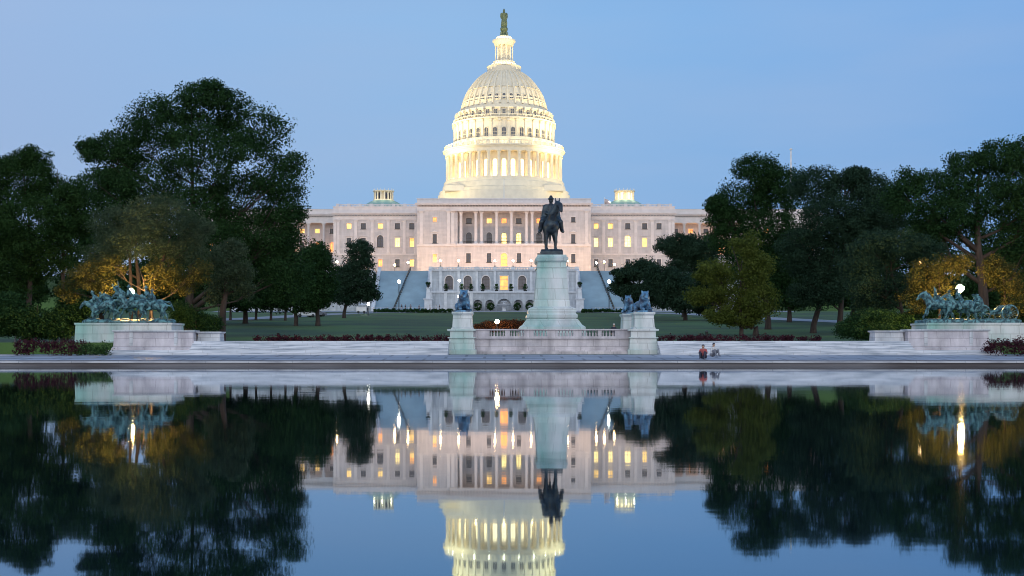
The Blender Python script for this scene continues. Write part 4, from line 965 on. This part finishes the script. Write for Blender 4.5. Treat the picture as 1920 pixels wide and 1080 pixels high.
mb = MB(); mb.tube([(wx2, D - .8, wz), (wx2, D + .8, wz)], .07, 8); mb.tube([(wx2 - 1.5, D, wz - .1), (wx2 + .1, D, wz + .12)], [.08, .12], 8)
mb.tube([(wx2 + .35, D, wz + .5), (wx2 + .25, D, wz + .48), (wx2 - .3, D, wz + .36), (wx2 - 1.0, D, wz + .1), (wx2 - 1.15, D, wz + .05)], [.12, .2, .2, .13, .15], 12); mb.build('cannon', M['verdigris'], G)

# ------------------------------------------------------------------ lamps
def lamp(label, x, y, z0, z, r, gm, group=None, heads=1, name='street_lamp', pr=.06):
    key = ('lamp', round(z - z0, 1), r, gm, heads)
    t = thing(name, label, 'lamp', (x, y, z0), group)
    if key not in WIN:
        h = z - z0; mb = MB(); mb.lathe([(pr * 3, 0), (pr * 3, .15), (pr * 1.6, .35), (pr, .8 if h > 2 else .4), (pr * .8, h - r * 1.6), (pr * 1.8, h - r * 1.3), (pr * 1.2, h - r * 1.0)], seg=10)
        gl = MB(); hs = [0] if heads == 1 else [-.5, 0, .5]
        for dx in hs:
            zz = h + (0 if dx == 0 else -.45)
            if dx: mb.tube([(0, 0, zz - r - .25), (dx * .6, 0, zz - r - .35), (dx, 0, zz - r)], .04, 6)
            gl.lathe([(.01 + r * math.sin(math.pi * i / 8), zz - r * math.cos(math.pi * i / 8)) for i in range(9)], dx, 0, 14)
            mb.lathe([(r * .5, zz + r * .93), (r * .15, zz + r * 1.25), (.01, zz + r * 1.5)], dx, 0, 8)
        WIN[key] = (mb.mesh('post', M['metal_dark']), gl.mesh('globe', M[gm]))
    p, g = WIN[key]; link('post', p, t, (x, y, z0)); link('globe', g, t, (x, y, z0)); return t
lamp('blazing lamp post behind the cavalry monument, left', X(245, 106.5), 106.5, gz(106.5), Z(547, 106.5), .27, 'globe_big')
lamp('blazing lamp post behind the artillery monument, right', X(1800, 107), 107, gz(107), Z(541, 107), .30, 'globe_big')
lamp('low bright lamp behind the platform balustrade left of the pedestal', X(932, 114), 114, gz(114), Z(603, 114), .17, 'globe_mid')
lamp('white lamp post in front of the left great stairs', X(748, 350.5), 350.5, gz(350.5), Z(528, 350.5), .42, 'globe_c', pr=.12)
lamp('white lamp post in front of the right great stairs, beside a tree', X(1142, 350.5), 350.5, gz(350.5), Z(528, 350.5), .42, 'globe_c', pr=.12)
lamp('lamp post under the small tree left of the stairs', X(691, 300), 300, gz(300), Z(570, 300), .3, 'globe_c')
lamp('small white lamp beside the left lion statue', X(860, 345), 345, gz(345), Z(556, 345), .3, 'globe_c')
lamp('white lamp before the arched windows above the left lion', X(861, 354), 354, zl(549), Z(526, 354), .3, 'globe_c')
lamp('tiny lamp far behind trees, right of the lions', X(1285, 260), 260, gz(260), Z(568, 260), .16, 'globe_c')
lamp('tiny orange lamp glowing within the big dark tree', X(410, 175), 175, gz(175), Z(416, 175), .16, 'globe_s')
lamp('small lamp glowing among branches left of the artillery group', X(1724, 150), 150, gz(150), Z(493, 150), .15, 'globe_s')
lamp('small low lamp at left edge below dark trees', X(29, 125), 125, gz(125), Z(614, 125), .09, 'globe_c')
lamp('small low lamp left of the cavalry monument', X(141, 122), 122, gz(122), Z(600, 122), .09, 'globe_c')
lamp('small low lamp beside the dark bush near the artillery wall', X(1687, 122), 122, gz(122), Z(605, 122), .09, 'globe_c')
for px, w in ((826, 'left end, above first arched window'), (860, 'above the first pair of arched windows'), (928, 'left of the central door'), (962, 'right of the central door'), (996, 'just left of the tall pedestal'), (1064, 'just right of the tall pedestal')):
    lamp('globe lamp on the terrace balustrade, %s' % w, (px - 945) * Du / F, Du + .1, zu(500), zu(489), .24, 'globe_w', 'globe lamps on the terrace balustrade', name='terrace_lamp')
for px, py, w in ((632, 491, 'left of the conical tree'), (740, 497, 'above the left edge of the left stairs'), (765, 492, 'above the middle of the left stairs'), (1118, 493, 'above the right great stairs, inner one'), (1133, 491, 'above the right great stairs, outer one'), (1152, 496, 'above the tree beside the right stairs')):
    D = 388.; lamp('warm globe lamp at building foot, %s' % w, X(px, D), D, TZ, Z(py, D), .3, 'globe_w', 'warm globe lamps at the building foot', name='terrace_lamp', heads=1)

# ------------------------------------------------------------------ people
def person_mesh(pose='stand'):
    if pose == 'stand':
        Lm = chain([(0, .1, .92), (.02, .11, .5), (0, .11, .08), (.14, .12, .05)], [.12, .08, .05, .045]) + chain([(0, -.1, .92), (-.05, -.11, .5), (-.1, -.11, .08), (.04, -.12, .05)], [.12, .08, .05, .045])
        Lm += [((0, 0, .95), (0, 0, 1.2), .15, .15), ((0, 0, 1.2), (0, 0, 1.38), .17, .15), ((0, -.14, 1.42), (0, .14, 1.42), .07, .07), ((0, 0, 1.45), (.01, 0, 1.55), .055, .055), ((.02, 0, 1.63), (.02, 0, 1.68), .1, .1), ((.11, 0, 1.63), (.13, 0, 1.61), .025, .02)]
        for s in (-1, 1): Lm += chain([(0, .19 * s, 1.4), (-.02, .24 * s, 1.12), (.06, .24 * s, .86), (.07, .24 * s, .76)], [.065, .05, .038, .035])
    else:
        Lm = chain([(0, .1, .45), (.4, .13, .45), (.45, .13, .08), (.58, .13, .05)], [.13, .09, .05, .045]) + chain([(0, -.1, .45), (.38, -.13, .42), (.35, -.13, .08), (.48, -.13, .05)], [.13, .09, .05, .045])
        Lm += [((0, 0, .5), (.04, 0, .75), .16, .16), ((.04, 0, .75), (.07, 0, .92), .17, .15), ((.07, -.14, .96), (.07, .14, .96), .07, .07), ((.08, 0, 1.0), (.1, 0, 1.08), .055, .055), ((.12, 0, 1.17), (.12, 0, 1.22), .1, .1), ((.21, 0, 1.17), (.23, 0, 1.15), .025, .02)]
        for s in (-1, 1): Lm += chain([(.07, .19 * s, .95), (.12, .24 * s, .7), (.34, .16 * s, .58), (.42, .14 * s, .56)], [.065, .05, .038, .035])
    return organic(Lm, voxel=.03, smooth=1)
PS, PT = person_mesh(), person_mesh('sit')
gl_ = [((0, 0, .15), (.02, 0, .4), .16, .16), ((.02, 0, .4), (.06, 0, .56), .17, .15), ((.06, -.14, .6), (.06, .14, .6), .07, .07), ((.07, 0, .64), (.09, 0, .72), .055, .055), ((.11, 0, .8), (.11, 0, .85), .1, .1), ((.2, 0, .8), (.22, 0, .78), .025, .02)]
for s in (-1, 1): gl_ += chain([(0, .12 * s, .14), (.36, .16 * s, .42), (.46, .14 * s, .08), (.58, .14 * s, .05)], [.13, .085, .05, .045]) + chain([(.06, .19 * s, .58), (.16, .26 * s, .38), (.34, .16 * s, .44), (.38, .12 * s, .46)], [.065, .05, .038, .035])
PG = organic(gl_, voxel=.03, smooth=1)
def person(label, x, y, z, rz, top, bottom, pose='stand', group=None, hair='cloth_dark'):
    src = {'stand': PS, 'ground': PG}[pose]
    t = thing('person', label, 'person', (x, y, z), group); o = put('body', src, None, t, (x, y, z), rz=rz, mats=[M['skin'], M[top], M[bottom], M[hair]])
    for p, q in zip(o.data.polygons, src.polygons):
        h, fx = q.center.z, q.center.x
        if pose == 'stand': p.material_index = 2 if h < .95 and abs(q.center.y) < .19 else 1 if .9 < h < 1.47 else 0 if h < 1.66 else 3
        else: p.material_index = 2 if (fx > .2 and h < .5) or h < .22 else 1 if h < .66 else 0 if h < .8 or (fx > .16 and h < .86) else 3
    return t
person('person in red top and dark trousers sitting low at the pool edge', X(1319, 86), 86, gz(86) + .02, -1.9, 'cloth_red', 'cloth_dark', 'ground')
person('dark haired person in pale clothes sitting beside the person in red', X(1336, 89.5), 89.5, gz(89.5) + .02, -.9, 'cloth_white', 'cloth_grey', 'ground')
person('person with white cap and dark coat on the lawn behind the balustrade', X(1151, 122), 122, gz(122), 1.2, 'cloth_dark', 'cloth_grey', hair='cloth_white')
for i, (px, D, tp, bt, lb) in enumerate(((753, 345, 'cloth_dark', 'cloth_grey', 'leftmost of three at the foot of the left stairs'), (760, 346, 'cloth_dark', 'cloth_dark', 'middle of three at the foot of the left stairs'), (770, 345, 'cloth_grey', 'cloth_dark', 'rightmost of three at the foot of the left stairs'),
        (786, 341, 'cloth_grey', 'cloth_dark', 'walking beside the left stone pier'), (806, 340, 'cloth_white', 'cloth_grey', 'in white beside the stone pier'), (818, 340, 'cloth_white', 'cloth_dark', 'in white, nearest the left lion'), (824, 341, 'cloth_dark', 'cloth_dark', 'in dark clothes left of the lion plinth'), (688, 318, 'cloth_dark', 'cloth_dark', 'beside the white cart'))):
    person('tiny distant person %s' % lb, X(px, D), D, gz(D) + .05, random.uniform(0, 6), tp, bt, group='distant people on the promenade')
# small post on the lawn
t = thing('bollard', 'short dark green post standing on the lawn right of the lions', 'bollard', (X(1325, 135), 135, gz(135)))
mb = MB(); xx, g = X(1325, 135), gz(135); mb.lathe([(.2, g), (.2, g + .1), (.16, g + .15), (.14, g + .75), (.19, g + .8), (.12, g + .95), (.02, g + 1.0)], xx, 135, 14); mb.build('post', M['metal_dark'], t)
# far car and white cart
def car(label, x, y, rz, col):
    g = gz(y) + .05; t = thing('parked_car', label, 'car', (x, y, g)); t.rotation_euler[2] = rz
    def loc(mb, nm, mt):
        me = mb.mesh(nm, mt); return link(nm, me, t)
    mb = MB(); mb.prism([(-2.2, .35), (2.2, .35), (2.25, .75), (1.3, .95), (-2.1, 1.0), (-2.25, .8)], -.85, .85); loc(mb, 'body', M[col])
    mb = MB(); mb.prism([(-1.9, 1.0), (1.1, .96), (.4, 1.5), (-1.3, 1.52)], -.74, .74); loc(mb, 'cabin', M['glass_dark'])
    for a in (-1.4, 1.4):
        for s in (-1, 1): mb = MB(); mb.tube([(a, s * .7, .33), (a, s * .9, .33)], .33, 14); loc(mb, 'wheel', M['metal_dark'])
car('small white car parked on the far path below dark trees', X(572, 268), 268, .5, 'white')
car('dark grey car on the far path beside the white car', X(592, 276), 276, .45, 'cloth_grey')
D = 317.; x = X(678, D); g = gz(D) + .05; t = thing('vendor_cart', 'boxy white cart beside the lamp left of the stairs', 'cart', (x, D, g))
mb = MB(); mb.box(x - 1.2, x + 1.2, D - .6, D + .6, g + .45, g + 1.5); mb.build('box', M['white'], t)
mb = MB(); mb.taper(x, D, g + 2.1, g + 2.5, 1.3, 1.1, .1, .1); mb.box(x - 1.05, x - .97, D - .04, D + .04, g + 1.5, g + 2.1); mb.box(x + .97, x + 1.05, D - .04, D + .04, g + 1.5, g + 2.1); mb.build('canopy', M['white'], t)
for s in (-1, 1): mb = MB(); mb.tube([(x + s * .7, D - .7, g + .32), (x + s * .7, D - .6, g + .32)], .32, 14); mb.build('wheel', M['metal_dark'], t)

# ------------------------------------------------------------------ trees
tree('big_tree', 'huge dark broad-crowned tree towering behind the cavalry monument', 150, [(352, .55)],
     [(400, 205, 80, 50), (385, 178, 55, 30), (300, 228, 62, 52), (478, 250, 72, 55), (385, 290, 105, 60), (215, 288, 62, 38), (275, 345, 85, 55), (525, 325, 58, 48), (455, 372, 95, 65), (545, 385, 34, 40), (250, 262, 55, 45), (350, 400, 100, 55), (495, 455, 85, 62), (540, 520, 48, 60), (440, 520, 70, 55), (170, 280, 26, 22), (215, 370, 60, 50), (185, 345, 42, 38), (240, 420, 70, 50), (532, 430, 36, 50), (400, 460, 90, 60)], .29, M['leaf_dark'], dens=.85, n_per=78, clump=1.5)
tree('leafy_tree', 'bright green leafy tree at the left edge', 124, [(55, .32), (118, .2)],
     [(40, 335, 80, 48), (60, 420, 88, 65), (-25, 400, 60, 80), (100, 370, 45, 45), (20, 510, 85, 70), (105, 470, 42, 50), (60, 300, 40, 24), (130, 420, 34, 40), (140, 370, 34, 34), (160, 410, 30, 40)], .22, M['leaf_mid'], dens=.85, clump=1.0, n_per=80)
tree('small_tree', 'olive green tree with several stems behind the blazing left lamp', 113, [(246, .17), (262, .2), (280, .15)],
     [(215, 425, 55, 42), (295, 405, 68, 42), (365, 430, 38, 38), (255, 455, 85, 32), (190, 480, 45, 30), (345, 470, 52, 30)], .17, M['leaf_olive'], dens=.8, clump=.75, n_per=52)
tree('small_tree', 'olive-leaved small tree with dark straight trunk right of the cavalry group', 121, [(416, .34)],
     [(430, 490, 42, 38), (450, 530, 34, 38), (405, 545, 26, 30), (440, 465, 25, 18)], .19, M['leaf_olive'], dens=.8, clump=.8)
tree('dark_tree', 'dense dark tree between the huge tree and the conical tree', 200, [(596, .35), (555, .3)],
     [(592, 482, 30, 28), (555, 520, 52, 46), (598, 505, 26, 48), (500, 550, 60, 34), (590, 552, 34, 26), (520, 500, 40, 50), (565, 560, 50, 26), (608, 535, 22, 40)], .38, M['leaf_dark'], dens=1.5, clump=1.6)
tree('conical_tree', 'blue-green conical tree beside the left great stairs', 262, [(645, .34)],
     [(675, 470, 24, 20), (672, 500, 31, 26), (668, 530, 40, 26), (650, 553, 34, 20), (692, 550, 26, 16), (640, 520, 22, 22)], .4, M['leaf_blue'], dens=1.0, clump=1.5)
for i, (px, D) in enumerate(((432, 240), (458, 238), (480, 243), (508, 240), (535, 238))):
    tree('row_tree', 'slender tree in a row under the dark trees, %s' % ('first by the olive tree', 'second from the olive tree', 'middle of the row', 'fourth from the olive tree', 'last before the parked cars')[i], D, [(px, .22)], [(px, 560, 22, 18), (px + 4, 535, 20, 18)], .45, M['leaf_dark'], dens=.8, clump=1.4, group='slender trees in a row across the lawn')
tree('dark_tree', 'dark tree with rounded top right of the building', 178, [(1440, .4)],
     [(1425, 322, 52, 32), (1395, 380, 62, 45), (1352, 410, 30, 30), (1365, 450, 38, 34), (1470, 355, 52, 44), (1440, 435, 66, 52), (1475, 510, 60, 50), (1345, 385, 24, 20), (1400, 500, 50, 50)], .31, M['leaf_dark'], dens=1.0, clump=1.5, n_per=78)
tree('tall_tree', 'tall blue-green tree with two pale orange trunks', 160, [(1525, .36), (1574, .38)],
     [(1530, 350, 52, 42), (1595, 345, 42, 28), (1640, 355, 30, 34), (1560, 415, 78, 55), (1515, 475, 62, 52), (1535, 540, 62, 38), (1610, 490, 52, 50), (1620, 400, 50, 50), (1605, 330, 28, 18), (1665, 395, 44, 48), (1650, 440, 40, 40)], .27, M['leaf_blue'], dens=.95, clump=1.25, n_per=75)
tree('big_tree', 'big spreading tree with thick forked trunk behind the artillery monument', 128, [(1845, .52)],
     [(1870, 295, 58, 34), (1815, 315, 48, 34), (1925, 290, 45, 38), (1765, 352, 52, 38), (1700, 372, 48, 38), (1845, 375, 80, 42), (1920, 400, 50, 60), (1790, 430, 66, 36), (1960, 480, 50, 60), (1890, 470, 50, 36), (1730, 440, 46, 32), (1700, 345, 36, 28), (1770, 400, 60, 40), (1960, 400, 50, 60), (1905, 345, 50, 45)], .24, M['leaf_dark'], dens=.75, clump=1.1, n_per=75)
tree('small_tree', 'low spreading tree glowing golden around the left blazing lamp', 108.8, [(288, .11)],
     [(165, 520, 42, 30), (205, 500, 30, 20), (310, 505, 40, 26), (345, 530, 34, 26), (200, 540, 26, 18), (295, 535, 24, 18), (130, 545, 26, 22), (375, 510, 24, 22)], .16, M['leaf_lamplit'], dens=.42, clump=.6)
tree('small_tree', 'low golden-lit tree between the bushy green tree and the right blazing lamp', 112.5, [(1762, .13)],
     [(1735, 518, 42, 32), (1775, 500, 36, 28), (1722, 560, 36, 28), (1800, 492, 30, 20), (1760, 545, 30, 30)], .17, M['leaf_lamplit'], dens=.4, clump=.7)
tree('bushy_tree', 'full blue-green tree in front of the tall tree, left of the right blazing lamp', 118, [(1700, .22), (1668, .16)],
     [(1640, 470, 52, 42), (1695, 460, 50, 36), (1618, 530, 42, 42), (1670, 540, 44, 38), (1640, 570, 45, 26), (1600, 490, 30, 36), (1735, 470, 40, 30)], .19, M['leaf_blue'], dens=.8, clump=.8, n_per=52)
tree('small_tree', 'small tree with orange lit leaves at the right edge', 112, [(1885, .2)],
     [(1880, 520, 34, 36), (1905, 560, 28, 40), (1860, 500, 28, 24), (1890, 590, 30, 26)], .18, M['leaf_lamplit'], dens=.45, clump=.7)
tree('yellow_green_tree', 'yellow-green tree with tiered crown right of the lions', 150, [(1390, .22), (1417, .3)],
     [(1398, 460, 34, 28), (1415, 505, 40, 34), (1335, 510, 36, 24), (1375, 550, 56, 34), (1425, 565, 38, 36), (1315, 555, 30, 18), (1395, 595, 44, 20), (1350, 590, 30, 18)], .26, M['leaf_yellow'], dens=.9, clump=1.0)
for lb, D, tr_, lo in (('blue-green rounded tree hiding the right end of the building', 272, [(1282, .4)], [(1268, 462, 42, 24), (1310, 470, 42, 34), (1300, 510, 55, 40), (1330, 540, 34, 40)]),
                       ('low blue-green tree overhanging the right great stairs', 262, [(1205, .35)], [(1175, 515, 32, 14), (1205, 510, 40, 24), (1165, 538, 26, 16), (1200, 550, 45, 22), (1240, 545, 40, 34)]),
                       ('blue-green tree between the lions and the yellow-green tree', 240, [(1285, .35)], [(1265, 540, 40, 34), (1290, 565, 45, 20), (1240, 520, 28, 26), (1320, 570, 30, 18)])):
    tree('round_tree', lb, D, tr_, lo, .44, M['leaf_blue'], dens=1.1, clump=1.5)
# dense bushes
tree('bush', 'wide dark green bush left of the artillery wall', 113, [(1640, .12)], [(1640, 602, 66, 22), (1600, 618, 36, 20), (1690, 612, 44, 22), (1650, 622, 70, 16)], .17, M['leaf_dark'], dens=1.2, clump=.6, cat='bush')
tree('bush', 'dark bushy shrub at the foot of the left edge tree', 112, [(60, .12)], [(50, 605, 60, 36), (10, 590, 50, 44), (110, 610, 45, 32), (140, 580, 40, 30)], .2, M['leaf_dark'], dens=1.1, clump=.7, cat='bush')
tree('bush', 'dark bushy shrub between cavalry monument and small trunk', 117, [(370, .1)], [(365, 600, 32, 20), (340, 585, 24, 22), (395, 608, 22, 16)], .17, M['leaf_dark'], dens=1.1, clump=.6, cat='bush')
tree('bush', 'dark red bush, orange lamp glow in its leaf colour, around the low lamp behind the balustrade', 116.5, [(925, .06)], [(925, 611, 24, 9), (955, 609, 18, 10), (900, 613, 12, 6), (975, 611, 14, 9)], .13, M['leaf_red_glow'], dens=1.2, clump=.4, cat='bush')
tree('bush', 'dark shrub at the right edge behind the cannon', 112, [(1915, .1)], [(1925, 600, 34, 32), (1900, 620, 20, 16)], .18, M['leaf_dark'], dens=1.1, clump=.6, cat='bush')
tree('bush', 'dark shrub behind the artillery horses', 118, [(1720, .1)], [(1725, 600, 44, 22), (1780, 598, 44, 24), (1840, 600, 44, 20)], .18, M['leaf_dark'], dens=1.1, clump=.6, cat='bush')
# background woodland trees
for lb, px, D, top, w, mt in (('behind the left edge tree', 10, 190, 400, 95, 'leaf_dark'), ('behind the olive tree', 190, 195, 420, 90, 'leaf_dark'), ('behind the huge tree trunk', 330, 205, 440, 90, 'leaf_dark'), ('behind the small straight trunk', 460, 215, 455, 80, 'leaf_dark'),
                              ('between tall tree and rounded tree', 1480, 225, 430, 70, 'leaf_dark'), ('behind the yellow-green trees', 1600, 205, 400, 80, 'leaf_dark'), ('behind the spreading tree, left of its trunk', 1730, 200, 400, 80, 'leaf_dark'), ('behind the cannon, far right', 1880, 195, 410, 90, 'leaf_dark')):
    h = 575 - top
    tree('background_tree', 'dark woodland tree %s' % lb, D, [(px, .4)], [(px, top + h * .25, w * .65, h * .25), (px - w * .35, top + h * .6, w * .6, h * .3), (px + w * .35, top + h * .6, w * .6, h * .3), (px, top + h * .85, w, h * .2)], .55, M[mt], dens=.8, clump=2.0, n_per=50, group='dark woodland trees in the back')

# ------------------------------------------------------------------ light
w = bpy.data.worlds.new('World'); S.world = w; w.use_nodes = True; nt = w.node_tree; bg = nt.nodes['Background']
sky = nt.nodes.new('ShaderNodeTexSky'); sky.sky_type = 'NISHITA'; sky.sun_disc = False; sky.sun_elevation = R(5); sky.sun_rotation = R(180); sky.ozone_density = 4; sky.dust_density = 1.5
SKYK = .09
tc = nt.nodes.new('ShaderNodeTexCoord'); sp = nt.nodes.new('ShaderNodeSeparateXYZ'); L(nt, tc.outputs['Generated'], sp.inputs[0])
def ramp(inp, lo, hi, els):
    mr = nt.nodes.new('ShaderNodeMapRange'); mr.inputs[1].default_value = lo; mr.inputs[2].default_value = hi; L(nt, inp, mr.inputs[0])
    r = nt.nodes.new('ShaderNodeValToRGB'); e = r.color_ramp.elements
    while len(e) < len(els): e.new(.5)
    for k, (p, c) in zip(e, els): k.position = p; k.color = (*c, 1)
    L(nt, mr.outputs[0], r.inputs[0]); return r.outputs[0]
def mix(a, b_, fac, mode='MIX'):
    m_ = nt.nodes.new('ShaderNodeMix'); m_.data_type = 'RGBA'; m_.blend_type = mode; m_.clamp_result = False
    for s_, v in ((0, fac), (6, a), (7, b_)):
        if isinstance(v, (int, float)): m_.inputs[s_].default_value = v
        elif isinstance(v, tuple): m_.inputs[s_].default_value = (*v, 1)
        else: L(nt, v, m_.inputs[s_])
    return m_.outputs[2]
# eastern dusk sky: lavender to the left, clear blue to the right; bluer and deeper overhead
lr = ramp(sp.outputs[0], -.42, .42, [(0, (.39, .545, .84)), (.45, (.31, .56, .91)), (1, (.215, .455, .87))])
upr = ramp(sp.outputs[2], 0, 1, [(0, (1.0, .92, .90)), (.08, (.98, .93, .92)), (.24, (1.0, 1.0, 1.0)), (.45, (.55, .72, .86)), (1, (.4, .55, .75))])
east = mix(lr, upr, 1., 'MULTIPLY')
west = ramp(sp.outputs[2], 0, 1, [(0, (2.05, 1.88, 1.80)), (.25, (1.8, 2.0, 2.08)), (.6, (.70, .92, 1.15)), (1, (.28, .42, .68))])
wf = nt.nodes.new('ShaderNodeMapRange'); wf.interpolation_type = 'SMOOTHSTEP'; wf.inputs[1].default_value = .35; wf.inputs[2].default_value = -.55; L(nt, sp.outputs[1], wf.inputs[0])
dusk = mix(east, west, wf.outputs[0])
cl = nt.nodes.new('ShaderNodeTexNoise'); cl.inputs['Scale'].default_value = 2.2; cl.inputs['Detail'].default_value = 4
mp = nt.nodes.new('ShaderNodeMapping'); mp.inputs['Scale'].default_value = (1, 1, 4.5); L(nt, tc.outputs['Generated'], mp.inputs[0]); L(nt, mp.outputs[0], cl.inputs['Vector'])
cf = nt.nodes.new('ShaderNodeMapRange'); cf.inputs[1].default_value = .45; cf.inputs[2].default_value = .8; cf.inputs[4].default_value = .55; L(nt, cl.outputs[0], cf.inputs[0])
dusk = mix(dusk, (.44, .56, .80), cf.outputs[0])
nk = mix(sky.outputs[0], (SKYK, SKYK, SKYK), 1., 'MULTIPLY')
fin = mix(dusk, nk, .15)
L(nt, fin, bg.inputs[0]); bg.inputs[1].default_value = 1.0
def lamp_light(kind, name, loc, energy, col, aim=None, size=1., sy=None, spot=None, blend=.6, angle=None):
    l = bpy.data.lights.new(name, kind); l.energy = energy; l.color = col
    if kind == 'AREA': l.shape = 'RECTANGLE'; l.size = size; l.size_y = sy or size
    elif kind == 'SUN': l.angle = angle
    else: l.shadow_soft_size = size
    if kind == 'SPOT': l.spot_size = spot; l.spot_blend = blend
    o = bpy.data.objects.new(name, l); COL.objects.link(o); o.location = loc
    if aim: o.rotation_euler = (Vector(aim) - Vector(loc)).to_track_quat('-Z', 'Y').to_euler()
    return o
lamp_light('SUN', 'afterglow', (0, -50, 60), .45, (1, .80, .78), (10, 0, 42), angle=R(60))
# floodlights of the facade, standing on the terrace
for x in (-46, -34, -22, -11, 0, 11, 22, 34, 46): lamp_light('AREA', 'facade_floodlight', (x, 389, 22.6), 1000, (1, .60, .33), (x * 1.0, 404 if abs(x) < 25 else 413, 36), 5, .6)
# floodlights of the dome on the roofs
for x, y, z, e, az, sp_ in ((-34, 418, 47, 1.7e4, 66, 60), (34, 418, 47, 1.7e4, 66, 60), (-48, 436, 47, 1.8e4, 68, 60), (48, 436, 47, 1.8e4, 68, 60),
                       (-44, 416, 47.5, 1.7e5, 89, 32), (44, 416, 47.5, 1.7e5, 89, 32), (-54, 444, 47, 1.1e5, 90, 34), (54, 444, 47, 1.1e5, 90, 34)):
    lamp_light('SPOT', 'dome_floodlight', (x, y, z), e * 1.1, (1, .80, .43), (0, Dm - 2, az), .5, spot=R(sp_), blend=.8)
for i in range(-5, 6):
    a = -math.pi / 2 + i * .27
    lamp_light('POINT', 'peristyle_light', (18.2 * math.cos(a), Dm + 18.2 * math.sin(a), zm(342)), 210, (1, .66, .26), size=.3)
    lamp_light('POINT', 'balcony_light', (19.2 * math.cos(a), Dm + 19.2 * math.sin(a), zm(282)), 150, (1, .84, .5), size=.3)
for i in range(-3, 4):
    a = -math.pi / 2 + i * .45
    lamp_light('POINT', 'tholos_light', (5.2 * math.cos(a), Dm + 5.2 * math.sin(a), zm(123)), 110, (1, .88, .55), size=.2)
    lamp_light('POINT', 'crown_light', (3.4 * math.cos(a), Dm + 3.4 * math.sin(a), zm(73)), 60, (1, .86, .5), size=.15)
for s, e in ((-1, 320), (1, 600)):
    for a in (-2.2, -1.57, -.9): lamp_light('POINT', 'lantern_light', (s * 39.4 + 4.6 * math.cos(a), 430 + 4.6 * math.sin(a), 49.2), e * .15, (1, .84, .5), size=.2)

for s in (-1, 1):
    lamp_light('AREA', 'portico_floodlight', (s * 66, Do + 1.6, zo(476)), 1500 if s > 0 else 500, (1, .50, .20), (s * 66, Do + 2.6, 40), 20, .5)
# ------------------------------------------------------------------ camera
cam = bpy.data.cameras.new('camera'); co = bpy.data.objects.new('camera', cam); COL.objects.link(co)
co.location = (0, 0, CZ); co.rotation_euler = (R(90), 0, 0); cam.sensor_width = 36; cam.lens = F / 1920 * 36
cam.shift_x = (960 - CX) / 1920; cam.shift_y = (CY - 540) / 1920; cam.clip_start = .1; cam.clip_end = 9000
S.camera = co
S.view_settings.view_transform = 'Standard'; S.view_settings.look = 'None'; S.view_settings.exposure = 0; S.view_settings.gamma = 1; S.view_settings.use_curve_mapping = False
S.render.engine = 'CYCLES'; S.cycles.use_denoising = True; S.cycles.sample_clamp_indirect = 6; S.cycles.max_bounces = 6; S.cycles.transparent_max_bounces = 4
S.cycles.use_adaptive_sampling = True; S.cycles.pixel_filter_type = 'BLACKMAN_HARRIS'; S.cycles.filter_width = 1.05
